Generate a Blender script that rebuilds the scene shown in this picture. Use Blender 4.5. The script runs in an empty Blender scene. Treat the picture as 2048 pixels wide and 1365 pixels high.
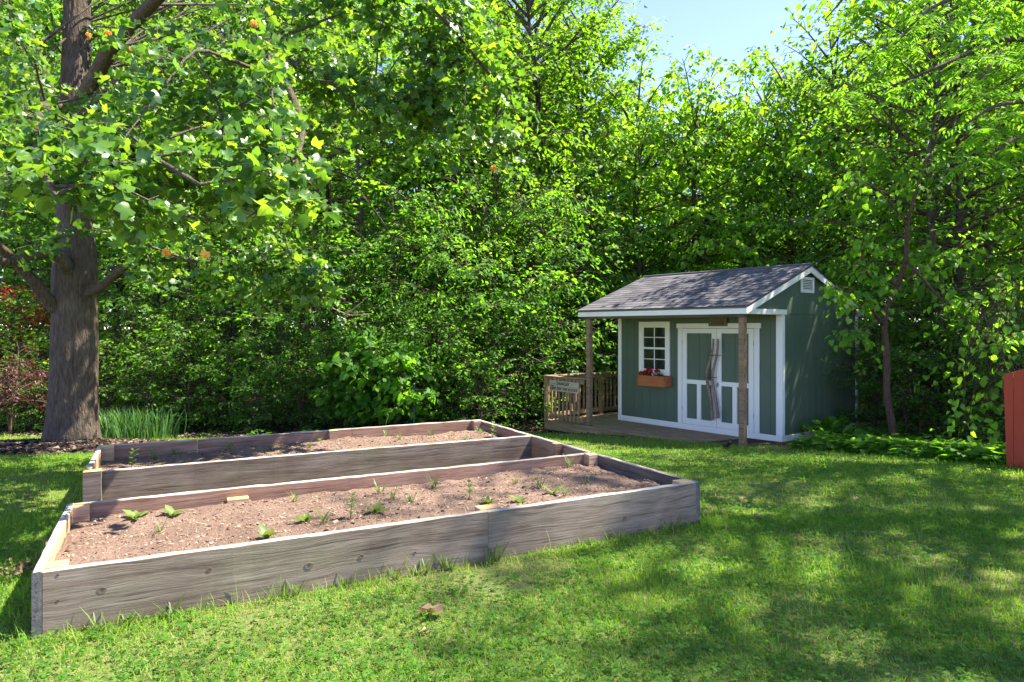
import bpy, bmesh, math, random
import numpy as np
from mathutils import Vector, Matrix

# ------------------------------------------------------------------ camera, world, sun, exposure
S = bpy.context.scene
COL = S.collection
CAMZ, FPX, HORY = 1.42, 1365.0, 657.0
cd = bpy.data.cameras.new('camera'); cam = bpy.data.objects.new('camera', cd); COL.objects.link(cam)
cam.location = (0, 0, CAMZ); cam.rotation_euler = (math.radians(90), 0, 0)
cd.sensor_width = 36; cd.lens = 36 * FPX / 2048; cd.shift_y = -(682.5 - HORY) / 2048
cd.clip_start = 0.05; cd.clip_end = 2000
S.camera = cam
SUN_EL = math.radians(57); SUN_AZ = math.radians(76)      # azimuth measured from +Y towards +X
sdir = Vector((math.sin(SUN_AZ) * math.cos(SUN_EL), math.cos(SUN_AZ) * math.cos(SUN_EL), math.sin(SUN_EL)))
W = bpy.data.worlds.new('World'); S.world = W; W.use_nodes = True
nt = W.node_tree; bg = nt.nodes['Background']
sky = nt.nodes.new('ShaderNodeTexSky'); sky.sky_type = 'NISHITA'; sky.sun_disc = False
sky.sun_elevation = SUN_EL; sky.sun_rotation = SUN_AZ; sky.air_density = 1.0; sky.dust_density = 0.0; sky.ozone_density = 2.5; sky.altitude = 3000
tint = nt.nodes.new('ShaderNodeMix'); tint.data_type = 'RGBA'; tint.blend_type = 'MULTIPLY'; tint.inputs[0].default_value = 1.0; tint.inputs[7].default_value = (.72, .62, .73, 1)
nt.links.new(sky.outputs[0], tint.inputs[6]); nt.links.new(tint.outputs[2], bg.inputs[0]); bg.inputs[1].default_value = 0.15
sl = bpy.data.lights.new('sun', 'SUN'); sun = bpy.data.objects.new('sun', sl); COL.objects.link(sun)
sl.energy = 3.9; sl.angle = math.radians(0.55); sl.color = (1.0, 0.93, 0.8)
sun.rotation_euler = sdir.to_track_quat('Z', 'Y').to_euler()
S.view_settings.view_transform = 'Standard'; S.view_settings.look = 'None'
S.view_settings.exposure = 2.32; S.view_settings.gamma = 1.0; S.view_settings.use_curve_mapping = False
S.render.engine = 'CYCLES'
S.cycles.use_denoising = True
S.cycles.max_bounces = 12; S.cycles.diffuse_bounces = 9; S.cycles.transmission_bounces = 9; S.cycles.glossy_bounces = 3
S.cycles.sample_clamp_indirect = 8.0

R_ = np.random.default_rng(7)
random.seed(7)

# ------------------------------------------------------------------ helpers
def sst(a, b, x):
    t = np.clip((np.asarray(x, float) - a) / (b - a), 0, 1); return t * t * (3 - 2 * t)

_ng = np.random.default_rng(99).random((64, 64))
def vnoise(x, y, s=1.0):
    x = np.asarray(x, float) * s + 100.3; y = np.asarray(y, float) * s + 57.7
    xi = np.floor(x).astype(int); yi = np.floor(y).astype(int); fx = x - xi; fy = y - yi
    fx = fx * fx * (3 - 2 * fx); fy = fy * fy * (3 - 2 * fy)
    g = lambda a, b: _ng[a % 64, b % 64]
    return (g(xi, yi) * (1 - fx) + g(xi + 1, yi) * fx) * (1 - fy) + (g(xi, yi + 1) * (1 - fx) + g(xi + 1, yi + 1) * fx) * fy

def gz(x, y):
    x = np.asarray(x, float); y = np.asarray(y, float)
    z = -0.5 * sst(5, 12, y) - 0.25 * sst(11, 15, y) * (1 - sst(0.5, 4.5, x))
    return z + 0.05 * (vnoise(x, y, 0.35) - .5) * sst(5, 9, y) + 0.4 * sst(20, 60, y) * (vnoise(x, y, .07))

def pw(px, py, d):
    """photo pixel at a chosen depth -> world"""
    return np.array([(px - 1024) / FPX * d, d, CAMZ + (HORY - py) / FPX * d])

def mk(name, V, F, attr=None, mats=None, midx=None, smooth=None):
    V = np.asarray(V, np.float32).reshape(-1, 3)
    if not isinstance(F, list): F = [F]
    F = [np.asarray(f, np.int32) for f in F if len(f)]
    me = bpy.data.meshes.new(name)
    me.vertices.add(len(V)); me.vertices.foreach_set('co', V.ravel())
    li = np.concatenate([f.ravel() for f in F])
    st = []; o = 0
    for f in F:
        st.append(o + np.arange(len(f)) * f.shape[1]); o += f.size
    st = np.concatenate(st)
    me.loops.add(len(li)); me.loops.foreach_set('vertex_index', li)
    me.polygons.add(len(st)); me.polygons.foreach_set('loop_start', st.astype(np.int32))
    if midx is not None: me.polygons.foreach_set('material_index', np.asarray(midx, np.int32))
    if smooth is None: smooth = attr is not None and 'v' in attr
    me.polygons.foreach_set('use_smooth', np.full(len(st), bool(smooth)))
    me.update(calc_edges=True)
    if attr is not None:
        for k, a in attr.items():
            at = me.attributes.new(k, 'FLOAT', 'POINT'); at.data.foreach_set('value', np.asarray(a, np.float32))
    if mats is not None:
        for m in (mats if isinstance(mats, (list, tuple)) else [mats]): me.materials.append(m)
    return me

def ob(name, me, parent=None, loc=(0, 0, 0), rot=(0, 0, 0), label=None, cat=None, group=None, kind=None, scale=None):
    o = bpy.data.objects.new(name, me); COL.objects.link(o)
    o.location = loc; o.rotation_euler = rot
    if scale is not None: o.scale = scale if hasattr(scale, '__len__') else (scale,) * 3
    if parent is not None: o.parent = parent
    if label: o['label'] = label
    if cat: o['category'] = cat
    if group: o['group'] = group
    if kind: o['kind'] = kind
    return o

class G:
    """collects verts / quads / tris into one mesh"""
    def __init__(s): s.V = []; s.Q = []; s.T = []; s.n = 0
    def add(s, V, Q=(), T=()):
        V = np.asarray(V, float).reshape(-1, 3); s.V.append(V)
        if len(Q): s.Q.append(np.asarray(Q) + s.n)
        if len(T): s.T.append(np.asarray(T) + s.n)
        s.n += len(V)
    def box(s, x0, x1, y0, y1, z0, z1):
        V = [(x, y, z) for z in (z0, z1) for y in (y0, y1) for x in (x0, x1)]
        s.add(V, [(0, 2, 3, 1), (4, 5, 7, 6), (0, 1, 5, 4), (2, 6, 7, 3), (0, 4, 6, 2), (1, 3, 7, 5)])
    def tube(s, P, r, k=6, cap=True):
        V, Q, T = tube(P, r, k, cap); s.add(V, Q, T)
    def mesh(s, name, mats=None, smooth=False, attr=None):
        F = []
        if s.Q: F.append(np.concatenate(s.Q))
        if s.T: F.append(np.concatenate(s.T))
        return mk(name, np.concatenate(s.V), F, mats=mats, smooth=smooth, attr=attr)

def tube(P, r, k=6, cap=True):
    P = np.asarray(P, float); n = len(P); r = np.broadcast_to(np.asarray(r, float), (n,))
    T = np.gradient(P, axis=0); T /= np.linalg.norm(T, axis=1, keepdims=True) + 1e-9
    ref = np.array([0.31, 0.95, 0.05]) if abs(T[0, 2]) > .6 else np.array([0, 0, 1.0])
    A = np.cross(T, ref); A /= np.linalg.norm(A, axis=1, keepdims=True) + 1e-9
    B = np.cross(T, A)
    a = np.arange(k) * 2 * math.pi / k
    V = P[:, None] + r[:, None, None] * (np.cos(a)[None, :, None] * A[:, None] + np.sin(a)[None, :, None] * B[:, None])
    V = V.reshape(-1, 3)
    i = np.arange(n - 1)[:, None] * k; j = np.arange(k)[None]; j2 = (j + 1) % k
    Q = np.stack([i + j, i + j2, i + k + j2, i + k + j], -1).reshape(-1, 4)
    Tt = []
    if cap:
        V = np.vstack([V, P[-1:], P[:1]]); c = len(V) - 2
        jj = np.arange(k); b = (n - 1) * k
        Tt = np.vstack([np.stack([np.full(k, c), b + (jj + 1) % k, b + jj][::-1], -1),
                        np.stack([np.full(k, c + 1), (jj + 1) % k, jj], -1)])
    return V, Q, Tt

_bevcache = {}
def bevbox(lx, ly, lz, b=0.004, mats=None, key=None):
    """box centred in x/y, base at z=0, with bevelled edges"""
    kk = (round(lx, 4), round(ly, 4), round(lz, 4), b, key)
    if kk in _bevcache: return _bevcache[kk]
    bm = bmesh.new(); bmesh.ops.create_cube(bm, size=1)
    for v in bm.verts: v.co = Vector((v.co.x * lx, v.co.y * ly, (v.co.z + .5) * lz))
    bmesh.ops.bevel(bm, geom=bm.edges[:], offset=b, segments=1, affect='EDGES')
    me = bpy.data.meshes.new('board'); bm.to_mesh(me); bm.free()
    if mats is not None: me.materials.append(mats)
    _bevcache[kk] = me
    return me

def bb(name, parent, x0, x1, y0, y1, z0, z1, mat, b=0.004, **kw):
    me = bevbox(x1 - x0, y1 - y0, z1 - z0, min(b, (x1 - x0) * .3, (y1 - y0) * .3, (z1 - z0) * .3), mat, mat.name)
    return ob(name, me, parent, ((x0 + x1) / 2, (y0 + y1) / 2, z0), **kw)

# ------------------------------------------------------------------ materials
def mat(name):
    m = bpy.data.materials.new(name); m.use_nodes = True
    return m, m.node_tree, m.node_tree.nodes['Principled BSDF']
def N(t, typ, **kw):
    n = t.nodes.new(typ)
    for k, v in kw.items(): setattr(n, k, v)
    return n
def L(t, a, b): t.links.new(a, b)
def ramp(t, fac, stops):
    r = N(t, 'ShaderNodeValToRGB'); L(t, fac, r.inputs[0]); e = r.color_ramp.elements
    while len(e) < len(stops): e.new(0.5)
    for el, (p, c) in zip(e, stops): el.position = p; el.color = (*c, 1) if len(c) == 3 else c
    return r.outputs[0]
def noise(t, vec, scale, detail=4, rough=.55, dist=0):
    n = N(t, 'ShaderNodeTexNoise'); n.inputs['Scale'].default_value = scale; n.inputs['Detail'].default_value = detail
    n.inputs['Roughness'].default_value = rough; n.inputs['Distortion'].default_value = dist
    if vec is not None: L(t, vec, n.inputs['Vector'])
    return n.outputs['Fac']
def mapping(t, vec, scale, loc=(0, 0, 0)):
    m = N(t, 'ShaderNodeMapping'); m.inputs['Scale'].default_value = scale; m.inputs['Location'].default_value = loc
    L(t, vec, m.inputs['Vector']); return m.outputs[0]
def mixc(t, fac, a, b, mode='MIX'):
    m = N(t, 'ShaderNodeMix', data_type='RGBA', blend_type=mode)
    for i, v in ((0, fac), (6, a), (7, b)):
        if hasattr(v, 'links') or hasattr(v, 'is_linked'): L(t, v, m.inputs[i])
        else: m.inputs[i].default_value = v if i == 0 else (*v, 1)
    return m.outputs[2]
def math_(t, op, a, b=None):
    m = N(t, 'ShaderNodeMath', operation=op)
    for i, v in enumerate((a, b)):
        if v is None: continue
        if hasattr(v, 'is_linked'): L(t, v, m.inputs[i])
        else: m.inputs[i].default_value = v
    return m.outputs[0]
def bump(t, p, h, strength=.4, dist=.01):
    b = N(t, 'ShaderNodeBump'); b.inputs['Strength'].default_value = strength; b.inputs['Distance'].default_value = dist
    L(t, h, b.inputs['Height']); L(t, b.outputs[0], p.inputs['Normal'])

def leaf_mat(name, stops, trans=(1.5, 1.5, .6), tfac=.42, rough=.42, spec=.4):
    m, t, p = mat(name)
    a = N(t, 'ShaderNodeAttribute', attribute_name='v')
    oi = N(t, 'ShaderNodeObjectInfo')
    v = math_(t, 'ADD', a.outputs['Fac'], math_(t, 'MULTIPLY', math_(t, 'SUBTRACT', oi.outputs['Random'], .5), .55))
    c = ramp(t, v, stops)
    L(t, c, p.inputs['Base Color']); p.inputs['Roughness'].default_value = rough; p.inputs['Specular IOR Level'].default_value = spec
    tr = N(t, 'ShaderNodeBsdfTranslucent'); L(t, mixc(t, 1.0, c, trans, 'MULTIPLY'), tr.inputs[0])
    mx = N(t, 'ShaderNodeMixShader'); mx.inputs[0].default_value = tfac
    L(t, p.outputs[0], mx.inputs[1]); L(t, tr.outputs[0], mx.inputs[2])
    L(t, mx.outputs[0], t.nodes['Material Output'].inputs[0])
    return m

M = {}
M['leaf_tulip'] = leaf_mat('leaf_tulip', [(0, (.032, .09, .025)), (.45, (.075, .175, .03)), (1, (.15, .265, .04))], (2.9, 2.5, .6), .46, .36, .5)
M['leaf_wood'] = leaf_mat('leaf_wood', [(0, (.06, .14, .02)), (.5, (.105, .225, .028)), (1, (.17, .3, .04))], (2.6, 2.5, .55), .57, .55, .22)
M['leaf_lush'] = leaf_mat('leaf_lush', [(0, (.055, .145, .022)), (.5, (.09, .215, .03)), (1, (.145, .28, .04))], (2.6, 2.5, .6), .57, .55, .22)
M['leaf_yellow'] = leaf_mat('leaf_yellow', [(0, (.07, .155, .02)), (.5, (.11, .22, .028)), (1, (.17, .29, .04))], (2.6, 2.4, .5), .54, .55, .22)
M['leaf_dark'] = leaf_mat('leaf_dark', [(0, (.045, .12, .018)), (.5, (.075, .18, .026)), (1, (.115, .23, .035))], (2.6, 2.5, .5), .54, .5, .3)
M['needle'] = leaf_mat('needle', [(0, (.03, .06, .02)), (.5, (.055, .1, .03)), (1, (.1, .14, .04))], (1.4, 1.4, .8), .3, .5, .3)
M['leaf_red'] = leaf_mat('leaf_red', [(0, (.25, .015, .012)), (.5, (.48, .025, .018)), (1, (.62, .06, .03))], (1.6, 1.2, 1), .45)
M['leaf_maroon'] = leaf_mat('leaf_maroon', [(0, (.07, .012, .02)), (.5, (.14, .025, .035)), (1, (.2, .06, .06))], (1.5, 1.3, 1), .45)
M['grass'] = leaf_mat('grass', [(0, (.5, .42, .24)), (.1, (.36, .34, .14)), (.2, (.105, .21, .022)), (.55, (.14, .275, .03)), (1, (.205, .345, .045))], (1.8, 1.75, .45), .46, .55, .15)
M['iris'] = leaf_mat('iris', [(0, (.03, .09, .025)), (.6, (.05, .14, .035)), (1, (.1, .2, .05))], (1.6, 1.6, .7), .35, .4, .4)
M['weed'] = leaf_mat('weed', [(0, (.08, .14, .035)), (1, (.18, .25, .07))], (1.5, 1.5, .6), .4)
M['deadleaf'] = leaf_mat('deadleaf', [(0, (.1, .06, .035)), (1, (.4, .29, .17))], (1.2, 1.1, .8), .2, .6, .2)
M['petal_orange'] = leaf_mat('petal_orange', [(0, (.8, .33, .05)), (1, (.88, .62, .2))], (1.2, 1.1, .7), .4)
M['petal_red'] = leaf_mat('petal_red', [(0, (.5, .01, .02)), (1, (.7, .03, .04))], (1.2, 1, 1), .3)
M['petal_white'] = leaf_mat('petal_white', [(0, (.75, .72, .68)), (1, (.85, .83, .8))], (1, 1, 1), .3)

def wood_mat(name, c_dark, c_mid, c_light, grain=1.0, knots=True, green=0.0, rough=.8):
    """board material; grain runs along object X"""
    m, t, p = mat(name)
    tc = N(t, 'ShaderNodeTexCoord'); oi = N(t, 'ShaderNodeObjectInfo')
    cx = N(t, 'ShaderNodeCombineXYZ')
    L(t, math_(t, 'MULTIPLY', oi.outputs['Random'], 37.0), cx.inputs[0]); L(t, math_(t, 'MULTIPLY', oi.outputs['Random'], 11.0), cx.inputs[2])
    va = N(t, 'ShaderNodeVectorMath', operation='ADD'); L(t, tc.outputs['Object'], va.inputs[0]); L(t, cx.outputs[0], va.inputs[1])
    v = va.outputs[0]
    warp = noise(t, mapping(t, v, (1.2, 4, 4)), 1.0, 2)
    vw = N(t, 'ShaderNodeVectorMath', operation='ADD'); L(t, v, vw.inputs[0])
    cw = N(t, 'ShaderNodeCombineXYZ'); L(t, math_(t, 'MULTIPLY', warp, .1), cw.inputs[2]); L(t, cw.outputs[0], vw.inputs[1])
    fine = noise(t, mapping(t, vw.outputs[0], (5, 110 * grain, 110 * grain)), 1.0, 5, .7)
    broad = noise(t, mapping(t, vw.outputs[0], (.9, 24, 24)), 1.0, 4, .6)
    blot = noise(t, mapping(t, v, (2.2, 5, 5)), 1.0, 4, .6)
    g = math_(t, 'ADD', math_(t, 'MULTIPLY', fine, .38), math_(t, 'ADD', math_(t, 'MULTIPLY', broad, .42), math_(t, 'MULTIPLY', blot, .32)))
    c = ramp(t, g, [(.42, c_dark), (.56, c_mid), (.7, c_light)])
    # dark checks along the grain
    chk = noise(t, mapping(t, vw.outputs[0], (1.6, 60, 60), (3, 1, 5)), 1.0, 2, .5)
    c = mixc(t, ramp(t, chk, [(.61, (0, 0, 0)), (.68, (.6, .6, .6))]), c, tuple(x * .35 for x in c_dark))
    h = math_(t, 'SUBTRACT', fine, math_(t, 'MULTIPLY', chk, .6))
    if green:
        gm = ramp(t, noise(t, mapping(t, v, (1.6, 3, 3), (9, 2, 1)), 1.0, 3), [(.52, (0, 0, 0)), (.75, (green,) * 3)])
        c = mixc(t, gm, c, (.2, .24, .1))
    L(t, c, p.inputs['Base Color']); p.inputs['Roughness'].default_value = rough; p.inputs['Specular IOR Level'].default_value = .25
    bump(t, p, h, .55, .004)
    return m

M['wood_grey'] = wood_mat('wood_grey', (.085, .058, .038), (.22, .164, .115), (.335, .268, .2), 1, True, .3)
M['wood_greybrown'] = wood_mat('wood_greybrown', (.07, .045, .035), (.16, .115, .09), (.26, .2, .16), 1, True, .3)
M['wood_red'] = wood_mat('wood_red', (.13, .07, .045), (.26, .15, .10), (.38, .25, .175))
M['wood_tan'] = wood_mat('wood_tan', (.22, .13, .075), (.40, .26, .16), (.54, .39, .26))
M['wood_fresh'] = wood_mat('wood_fresh', (.38, .23, .08), (.58, .38, .14), (.68, .5, .24))
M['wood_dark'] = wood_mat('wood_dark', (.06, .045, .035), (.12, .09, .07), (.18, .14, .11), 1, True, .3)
M['wood_bleached_sunlit'] = wood_mat('wood_bleached_sunlit', (.2, .16, .12), (.38, .33, .27), (.52, .47, .4))  # bleached board tops, made paler still to put overhead sun into the colour
M['wood_end'] = wood_mat('wood_end', (.07, .065, .06), (.13, .12, .11), (.2, .19, .17))
M['deck'] = wood_mat('deck', (.15, .09, .05), (.29, .195, .12), (.4, .29, .19), 1, True, .15)
M['deck_tan'] = wood_mat('deck_tan', (.17, .105, .05), (.33, .22, .11), (.45, .33, .18))
M['post'] = wood_mat('post', (.12, .07, .035), (.25, .16, .09), (.35, .245, .15))
M['sign'] = wood_mat('sign', (.32, .26, .17), (.46, .39, .27), (.55, .48, .35))
M['sign_old'] = wood_mat('sign_old', (.1, .085, .05), (.16, .14, .085), (.22, .2, .13))
M['cedar'] = wood_mat('cedar', (.3, .085, .025), (.42, .135, .045), (.5, .18, .07), 1, False, 0, .5)
M['branchwood'] = wood_mat('branchwood', (.16, .11, .08), (.27, .19, .145), (.36, .28, .22))

def paint_mat(name, col, dirt=.25, rough=.55, seed=0, spec=.3):
    m, t, p = mat(name)
    tc = N(t, 'ShaderNodeTexCoord')
    a = noise(t, mapping(t, tc.outputs['Object'], (2, 2, 1.3), (seed, 0, 0)), 1.5, 5, .65)
    b = noise(t, mapping(t, tc.outputs['Object'], (120, 120, 14)), 1.0, 3)
    c = mixc(t, ramp(t, a, [(.4, (0, 0, 0)), (.8, (dirt,) * 3)]), col, tuple(x * .55 for x in col))
    L(t, c, p.inputs['Base Color']); p.inputs['Roughness'].default_value = rough; p.inputs['Specular IOR Level'].default_value = spec
    bump(t, p, b, .25, .0015)
    return m
M['green'] = paint_mat('green_paint', (.1, .14, .092), .3, .5)
M['white'] = paint_mat('white_paint', (.86, .83, .75), .12, .5)
M['red'] = paint_mat('red_stain', (.38, .055, .018), .45, .7)
M['dark_metal'] = paint_mat('dark_metal', (.05, .045, .04), .3, .5)
M['grey_metal'] = paint_mat('grey_metal', (.35, .35, .35), .3, .35)
M['black'] = paint_mat('black_ink', (.02, .016, .012), .1, .8)
M['interior'] = paint_mat('interior_dark', (.05, .045, .04), .2, .8)

m, t, p = mat('glass'); p.inputs['Base Color'].default_value = (.02, .025, .022, 1); p.inputs['Roughness'].default_value = .06
p.inputs['Specular IOR Level'].default_value = .8; M['glass'] = m

m, t, p = mat('shingle')
tc = N(t, 'ShaderNodeTexCoord'); oi = N(t, 'ShaderNodeObjectInfo')
sp = noise(t, tc.outputs['Object'], 260, 2, .7)
bl = noise(t, mapping(t, tc.outputs['Object'], (5, 5, 5)), 1.0, 3)
g = math_(t, 'ADD', math_(t, 'MULTIPLY', oi.outputs['Random'], .45), math_(t, 'ADD', math_(t, 'MULTIPLY', sp, .5), math_(t, 'MULTIPLY', bl, .2)))
L(t, ramp(t, g, [(.25, (.035, .033, .04)), (.6, (.08, .074, .085)), (.95, (.15, .138, .145))]), p.inputs['Base Color'])
p.inputs['Roughness'].default_value = .9; bump(t, p, sp, .5, .003); M['shingle'] = m

def bark_mat(name, dark, light, sc=1.0, lichen=.3):
    m, t, p = mat(name)
    tc = N(t, 'ShaderNodeTexCoord'); v = tc.outputs['Object']
    a = noise(t, mapping(t, v, (26 * sc, 26 * sc, 5 * sc)), 1.0, 6, .65, .6)
    b = noise(t, mapping(t, v, (3, 3, 1.5)), 1.0, 4)
    vo = N(t, 'ShaderNodeTexVoronoi', feature='DISTANCE_TO_EDGE'); vo.inputs['Scale'].default_value = 1
    L(t, mapping(t, v, (22 * sc, 22 * sc, 6 * sc)), vo.inputs['Vector'])
    c = ramp(t, a, [(.3, dark), (.7, light)])
    c = mixc(t, ramp(t, b, [(.5, (0, 0, 0)), (.8, (lichen,) * 3)]), c, (.25, .24, .2))
    L(t, c, p.inputs['Base Color']); p.inputs['Roughness'].default_value = .9; p.inputs['Specular IOR Level'].default_value = .15
    h = math_(t, 'ADD', a, math_(t, 'MULTIPLY', vo.outputs['Distance'], .8))
    bump(t, p, h, 1.0, .035)
    return m
M['bark_tulip'] = bark_mat('bark_tulip', (.05, .036, .026), (.16, .12, .09), 1.2, .25)
M['bark'] = bark_mat('bark', (.05, .038, .028), (.14, .105, .08))
M['bark_red'] = bark_mat('bark_red', (.07, .04, .03), (.17, .1, .075), 1.5, .1)
M['twig'] = bark_mat('twig', (.1, .075, .055), (.2, .16, .125), 2)

m, t, p = mat('ground')
tc = N(t, 'ShaderNodeTexCoord'); v = tc.outputs['Object']
at = N(t, 'ShaderNodeAttribute', attribute_name='litter')
n1 = noise(t, v, 2.3, 5); n2 = noise(t, v, 42, 4, .7); n3 = noise(t, v, 160, 2, .7)
gm = math_(t, 'ADD', math_(t, 'MULTIPLY', n2, .6), math_(t, 'MULTIPLY', n3, .4))
lawn = ramp(t, gm, [(.3, (.07, .085, .025)), (.5, (.13, .16, .045)), (.7, (.28, .24, .12))])
lit = ramp(t, gm, [(.3, (.03, .02, .014)), (.5, (.07, .045, .03)), (.72, (.17, .115, .07))])
L(t, mixc(t, at.outputs['Fac'], lawn, lit), p.inputs['Base Color']); p.inputs['Roughness'].default_value = .95
p.inputs['Specular IOR Level'].default_value = .1; bump(t, p, gm, .8, .03); M['ground'] = m

m, t, p = mat('mulch')
tc = N(t, 'ShaderNodeTexCoord'); v = tc.outputs['Object']
n2 = noise(t, v, 30, 5, .7)
L(t, ramp(t, n2, [(.35, (.012, .009, .007)), (.55, (.04, .028, .02)), (.75, (.1, .07, .05))]), p.inputs['Base Color']); p.inputs['Roughness'].default_value = .95
bump(t, p, n2, .9, .04); M['mulch'] = m

def attr_mat(name, stops, rough=.9):
    m, t, p = mat(name); a = N(t, 'ShaderNodeAttribute', attribute_name='v')
    L(t, ramp(t, a.outputs['Fac'], stops), p.inputs['Base Color']); p.inputs['Roughness'].default_value = rough
    p.inputs['Specular IOR Level'].default_value = .2
    return m
M['mulch_chip'] = attr_mat('mulch_chip', [(0, (.015, .01, .008)), (.6, (.05, .033, .024)), (.85, (.12, .08, .055)), (1, (.3, .22, .15))])
M['soil_chip'] = attr_mat('soil_chip', [(0, (.07, .04, .03)), (.35, (.16, .1, .072)), (.78, (.28, .195, .145)), (.96, (.38, .29, .21)), (1, (.5, .41, .3))])

m, t, p = mat('soil')
tc = N(t, 'ShaderNodeTexCoord'); v = tc.outputs['Object']
n1 = noise(t, v, 3, 5); n2 = noise(t, v, 55, 5, .75); n3 = noise(t, v, 190, 3, .7)
g = math_(t, 'ADD', math_(t, 'MULTIPLY', n2, .45), math_(t, 'ADD', math_(t, 'MULTIPLY', n3, .4), math_(t, 'MULTIPLY', n1, .2)))
L(t, ramp(t, g, [(.36, (.04, .026, .019)), (.5, (.165, .108, .08)), (.67, (.31, .215, .162))]), p.inputs['Base Color']); p.inputs['Roughness'].default_value = .95
p.inputs['Specular IOR Level'].default_value = .1; bump(t, p, g, 1.0, .02); M['soil'] = m

# ------------------------------------------------------------------ ground
BU = np.array([.888, .459]); BV = np.array([-.459, .888]); BO = np.array([-2.19, 3.11])     # bed frame
BLEN = 4.0
def bed_uv(x, y):
    dx = np.asarray(x) - BO[0]; dy = np.asarray(y) - BO[1]
    return dx * BU[0] + dy * BU[1], dx * BV[0] + dy * BV[1]
SO = np.array([2.25, 14.22]); SR = np.array([.622, -.783]); SW = np.array([.783, .622]); DECKZ = -.485
def shed_xy(x, y):
    dx = np.asarray(x) - SO[0]; dy = np.asarray(y) - SO[1]
    return dx * SR[0] + dy * SR[1], dx * SW[0] + dy * SW[1]
TX, TY = -7.06, 10.96

def lawn_edge(x):
    return np.interp(x, [-30, -9, -5.2, -3.6, -1.0, .4, 4.4, 5.2, 5.9, 7, 9], [12.9, 12.7, 12.3, 11.2, 12.2, 14.0, 10.55, 9.3, 8.0, 7.4, 6.6])
def on_lawn(x, y):
    e = lawn_edge(x) + .35 * (vnoise(x, y, 1.3) - .5)
    u, v_ = bed_uv(x, y); sx, sy = shed_xy(x, y)
    bed = (u > -.03) & (u < BLEN + .05) & (v_ > -.01) & (v_ < 3.86)
    deck = (sx > -1.1) & (sx < 3.75) & (sy > -1.2)
    mul = ((x - TX) / 2.3) ** 2 + ((y - TY + .35) / 1.15) ** 2 < 1 + .3 * (vnoise(x, y, 2.0) - .5)
    return (y < e) & ~bed & ~deck & ~mul

gx = np.unique(np.concatenate([-np.geomspace(20, 700, 14), np.arange(-20, 20.01, .25), np.geomspace(20, 700, 14)]))
gy = np.unique(np.concatenate([-np.geomspace(5, 700, 12), np.arange(-5, 30.01, .25), np.geomspace(30, 900, 16)]))
X, Y = np.meshgrid(gx, gy); Z = gz(X, Y)
litter = sst(-.25, .25, Y - lawn_edge(X)).ravel()
n0, n1_ = X.shape; i = np.arange(n0 - 1)[:, None] * n1_ + np.arange(n1_ - 1)[None]
Q = np.stack([i, i + 1, i + n1_ + 1, i + n1_], -1).reshape(-1, 4)
ob('ground', mk('ground', np.stack([X, Y, Z], -1), Q, {'litter': litter}, M['ground'], smooth=True), kind='structure')

# mulch bed round the trunk
th = np.linspace(0, 2 * math.pi, 72, endpoint=False); rr = np.linspace(0, 1, 14)
MX = TX + 2.3 * rr[:, None] * np.cos(th) * (1 + .07 * np.sin(3 * th + 1) + .05 * np.sin(7 * th))
MY = TY - .35 + 1.15 * rr[:, None] * np.sin(th) * (1 + .07 * np.sin(4 * th) + .05 * np.sin(9 * th))
MZ = gz(MX, MY) + .1 * (1 - rr[:, None] ** 2) + .03 * (vnoise(MX, MY, 5) - .5) * (1 - rr[:, None] ** 4) + .004
i = np.arange(13)[:, None] * 72; j = np.arange(72)[None]; Q = np.stack([i + j, i + (j + 1) % 72, i + 72 + (j + 1) % 72, i + 72 + j], -1).reshape(-1, 4)
ob('mulch_bed', mk('mulch_bed', np.stack([MX, MY, MZ], -1), Q[:, ::-1], None, M['mulch'], smooth=True), kind='structure')

def frames(D, Nn):
    D = D / (np.linalg.norm(D, axis=1, keepdims=True) + 1e-9)
    Xx = np.cross(D, Nn); Xx /= np.linalg.norm(Xx, axis=1, keepdims=True) + 1e-9
    return D, Xx, np.cross(Xx, D)
def scatter(P, D, Nn, Sz, tmpl, F, var):
    """copies of a small leaf template, one per row -> V, F, attr"""
    D, Xx, Nn = frames(D, Nn); tmpl = np.asarray(tmpl, float)
    Sz = np.asarray(Sz)
    if Sz.ndim == 1: Sz = Sz[:, None]
    V = P[:, None] + Sz[:, :, None] * (tmpl[None, :, 0:1] * Xx[:, None] + tmpl[None, :, 1:2] * D[:, None] + tmpl[None, :, 2:3] * Nn[:, None])
    k = len(tmpl); F = np.asarray(F)
    FF = (np.arange(len(P))[:, None, None] * k + F[None]).reshape(-1, F.shape[1])
    return V.reshape(-1, 3), FF, np.repeat(var, k)

DIAMOND = ([(0, 0, 0), (-.3, .45, .08), (0, 1, -.06), (.3, .45, .08)], [(0, 2, 1), (0, 3, 2)])
OVATE = ([(0, 0, 0), (-.32, .3, .07), (-.26, .65, .06), (0, 1, -.1), (.26, .65, .06), (.32, .3, .07), (0, .5, 0)],
         [(0, 6, 1), (1, 6, 2), (2, 6, 3), (3, 6, 4), (4, 6, 5), (5, 6, 0)])
LANCE = ([(0, 0, 0), (-.15, .4, .03), (0, 1, -.08), (.15, .4, .03)], [(0, 2, 1), (0, 3, 2)])
HEART = ([(0, 0, 0), (-.34, -.1, .04), (-.5, .25, .08), (-.3, .68, .04), (0, 1.0, -.1), (.3, .68, .04), (.5, .25, .08), (.34, -.1, .04), (0, .45, 0)],
         [(0, 8, 1), (1, 8, 2), (2, 8, 3), (3, 8, 4), (4, 8, 5), (5, 8, 6), (6, 8, 7), (7, 8, 0)])
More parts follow.
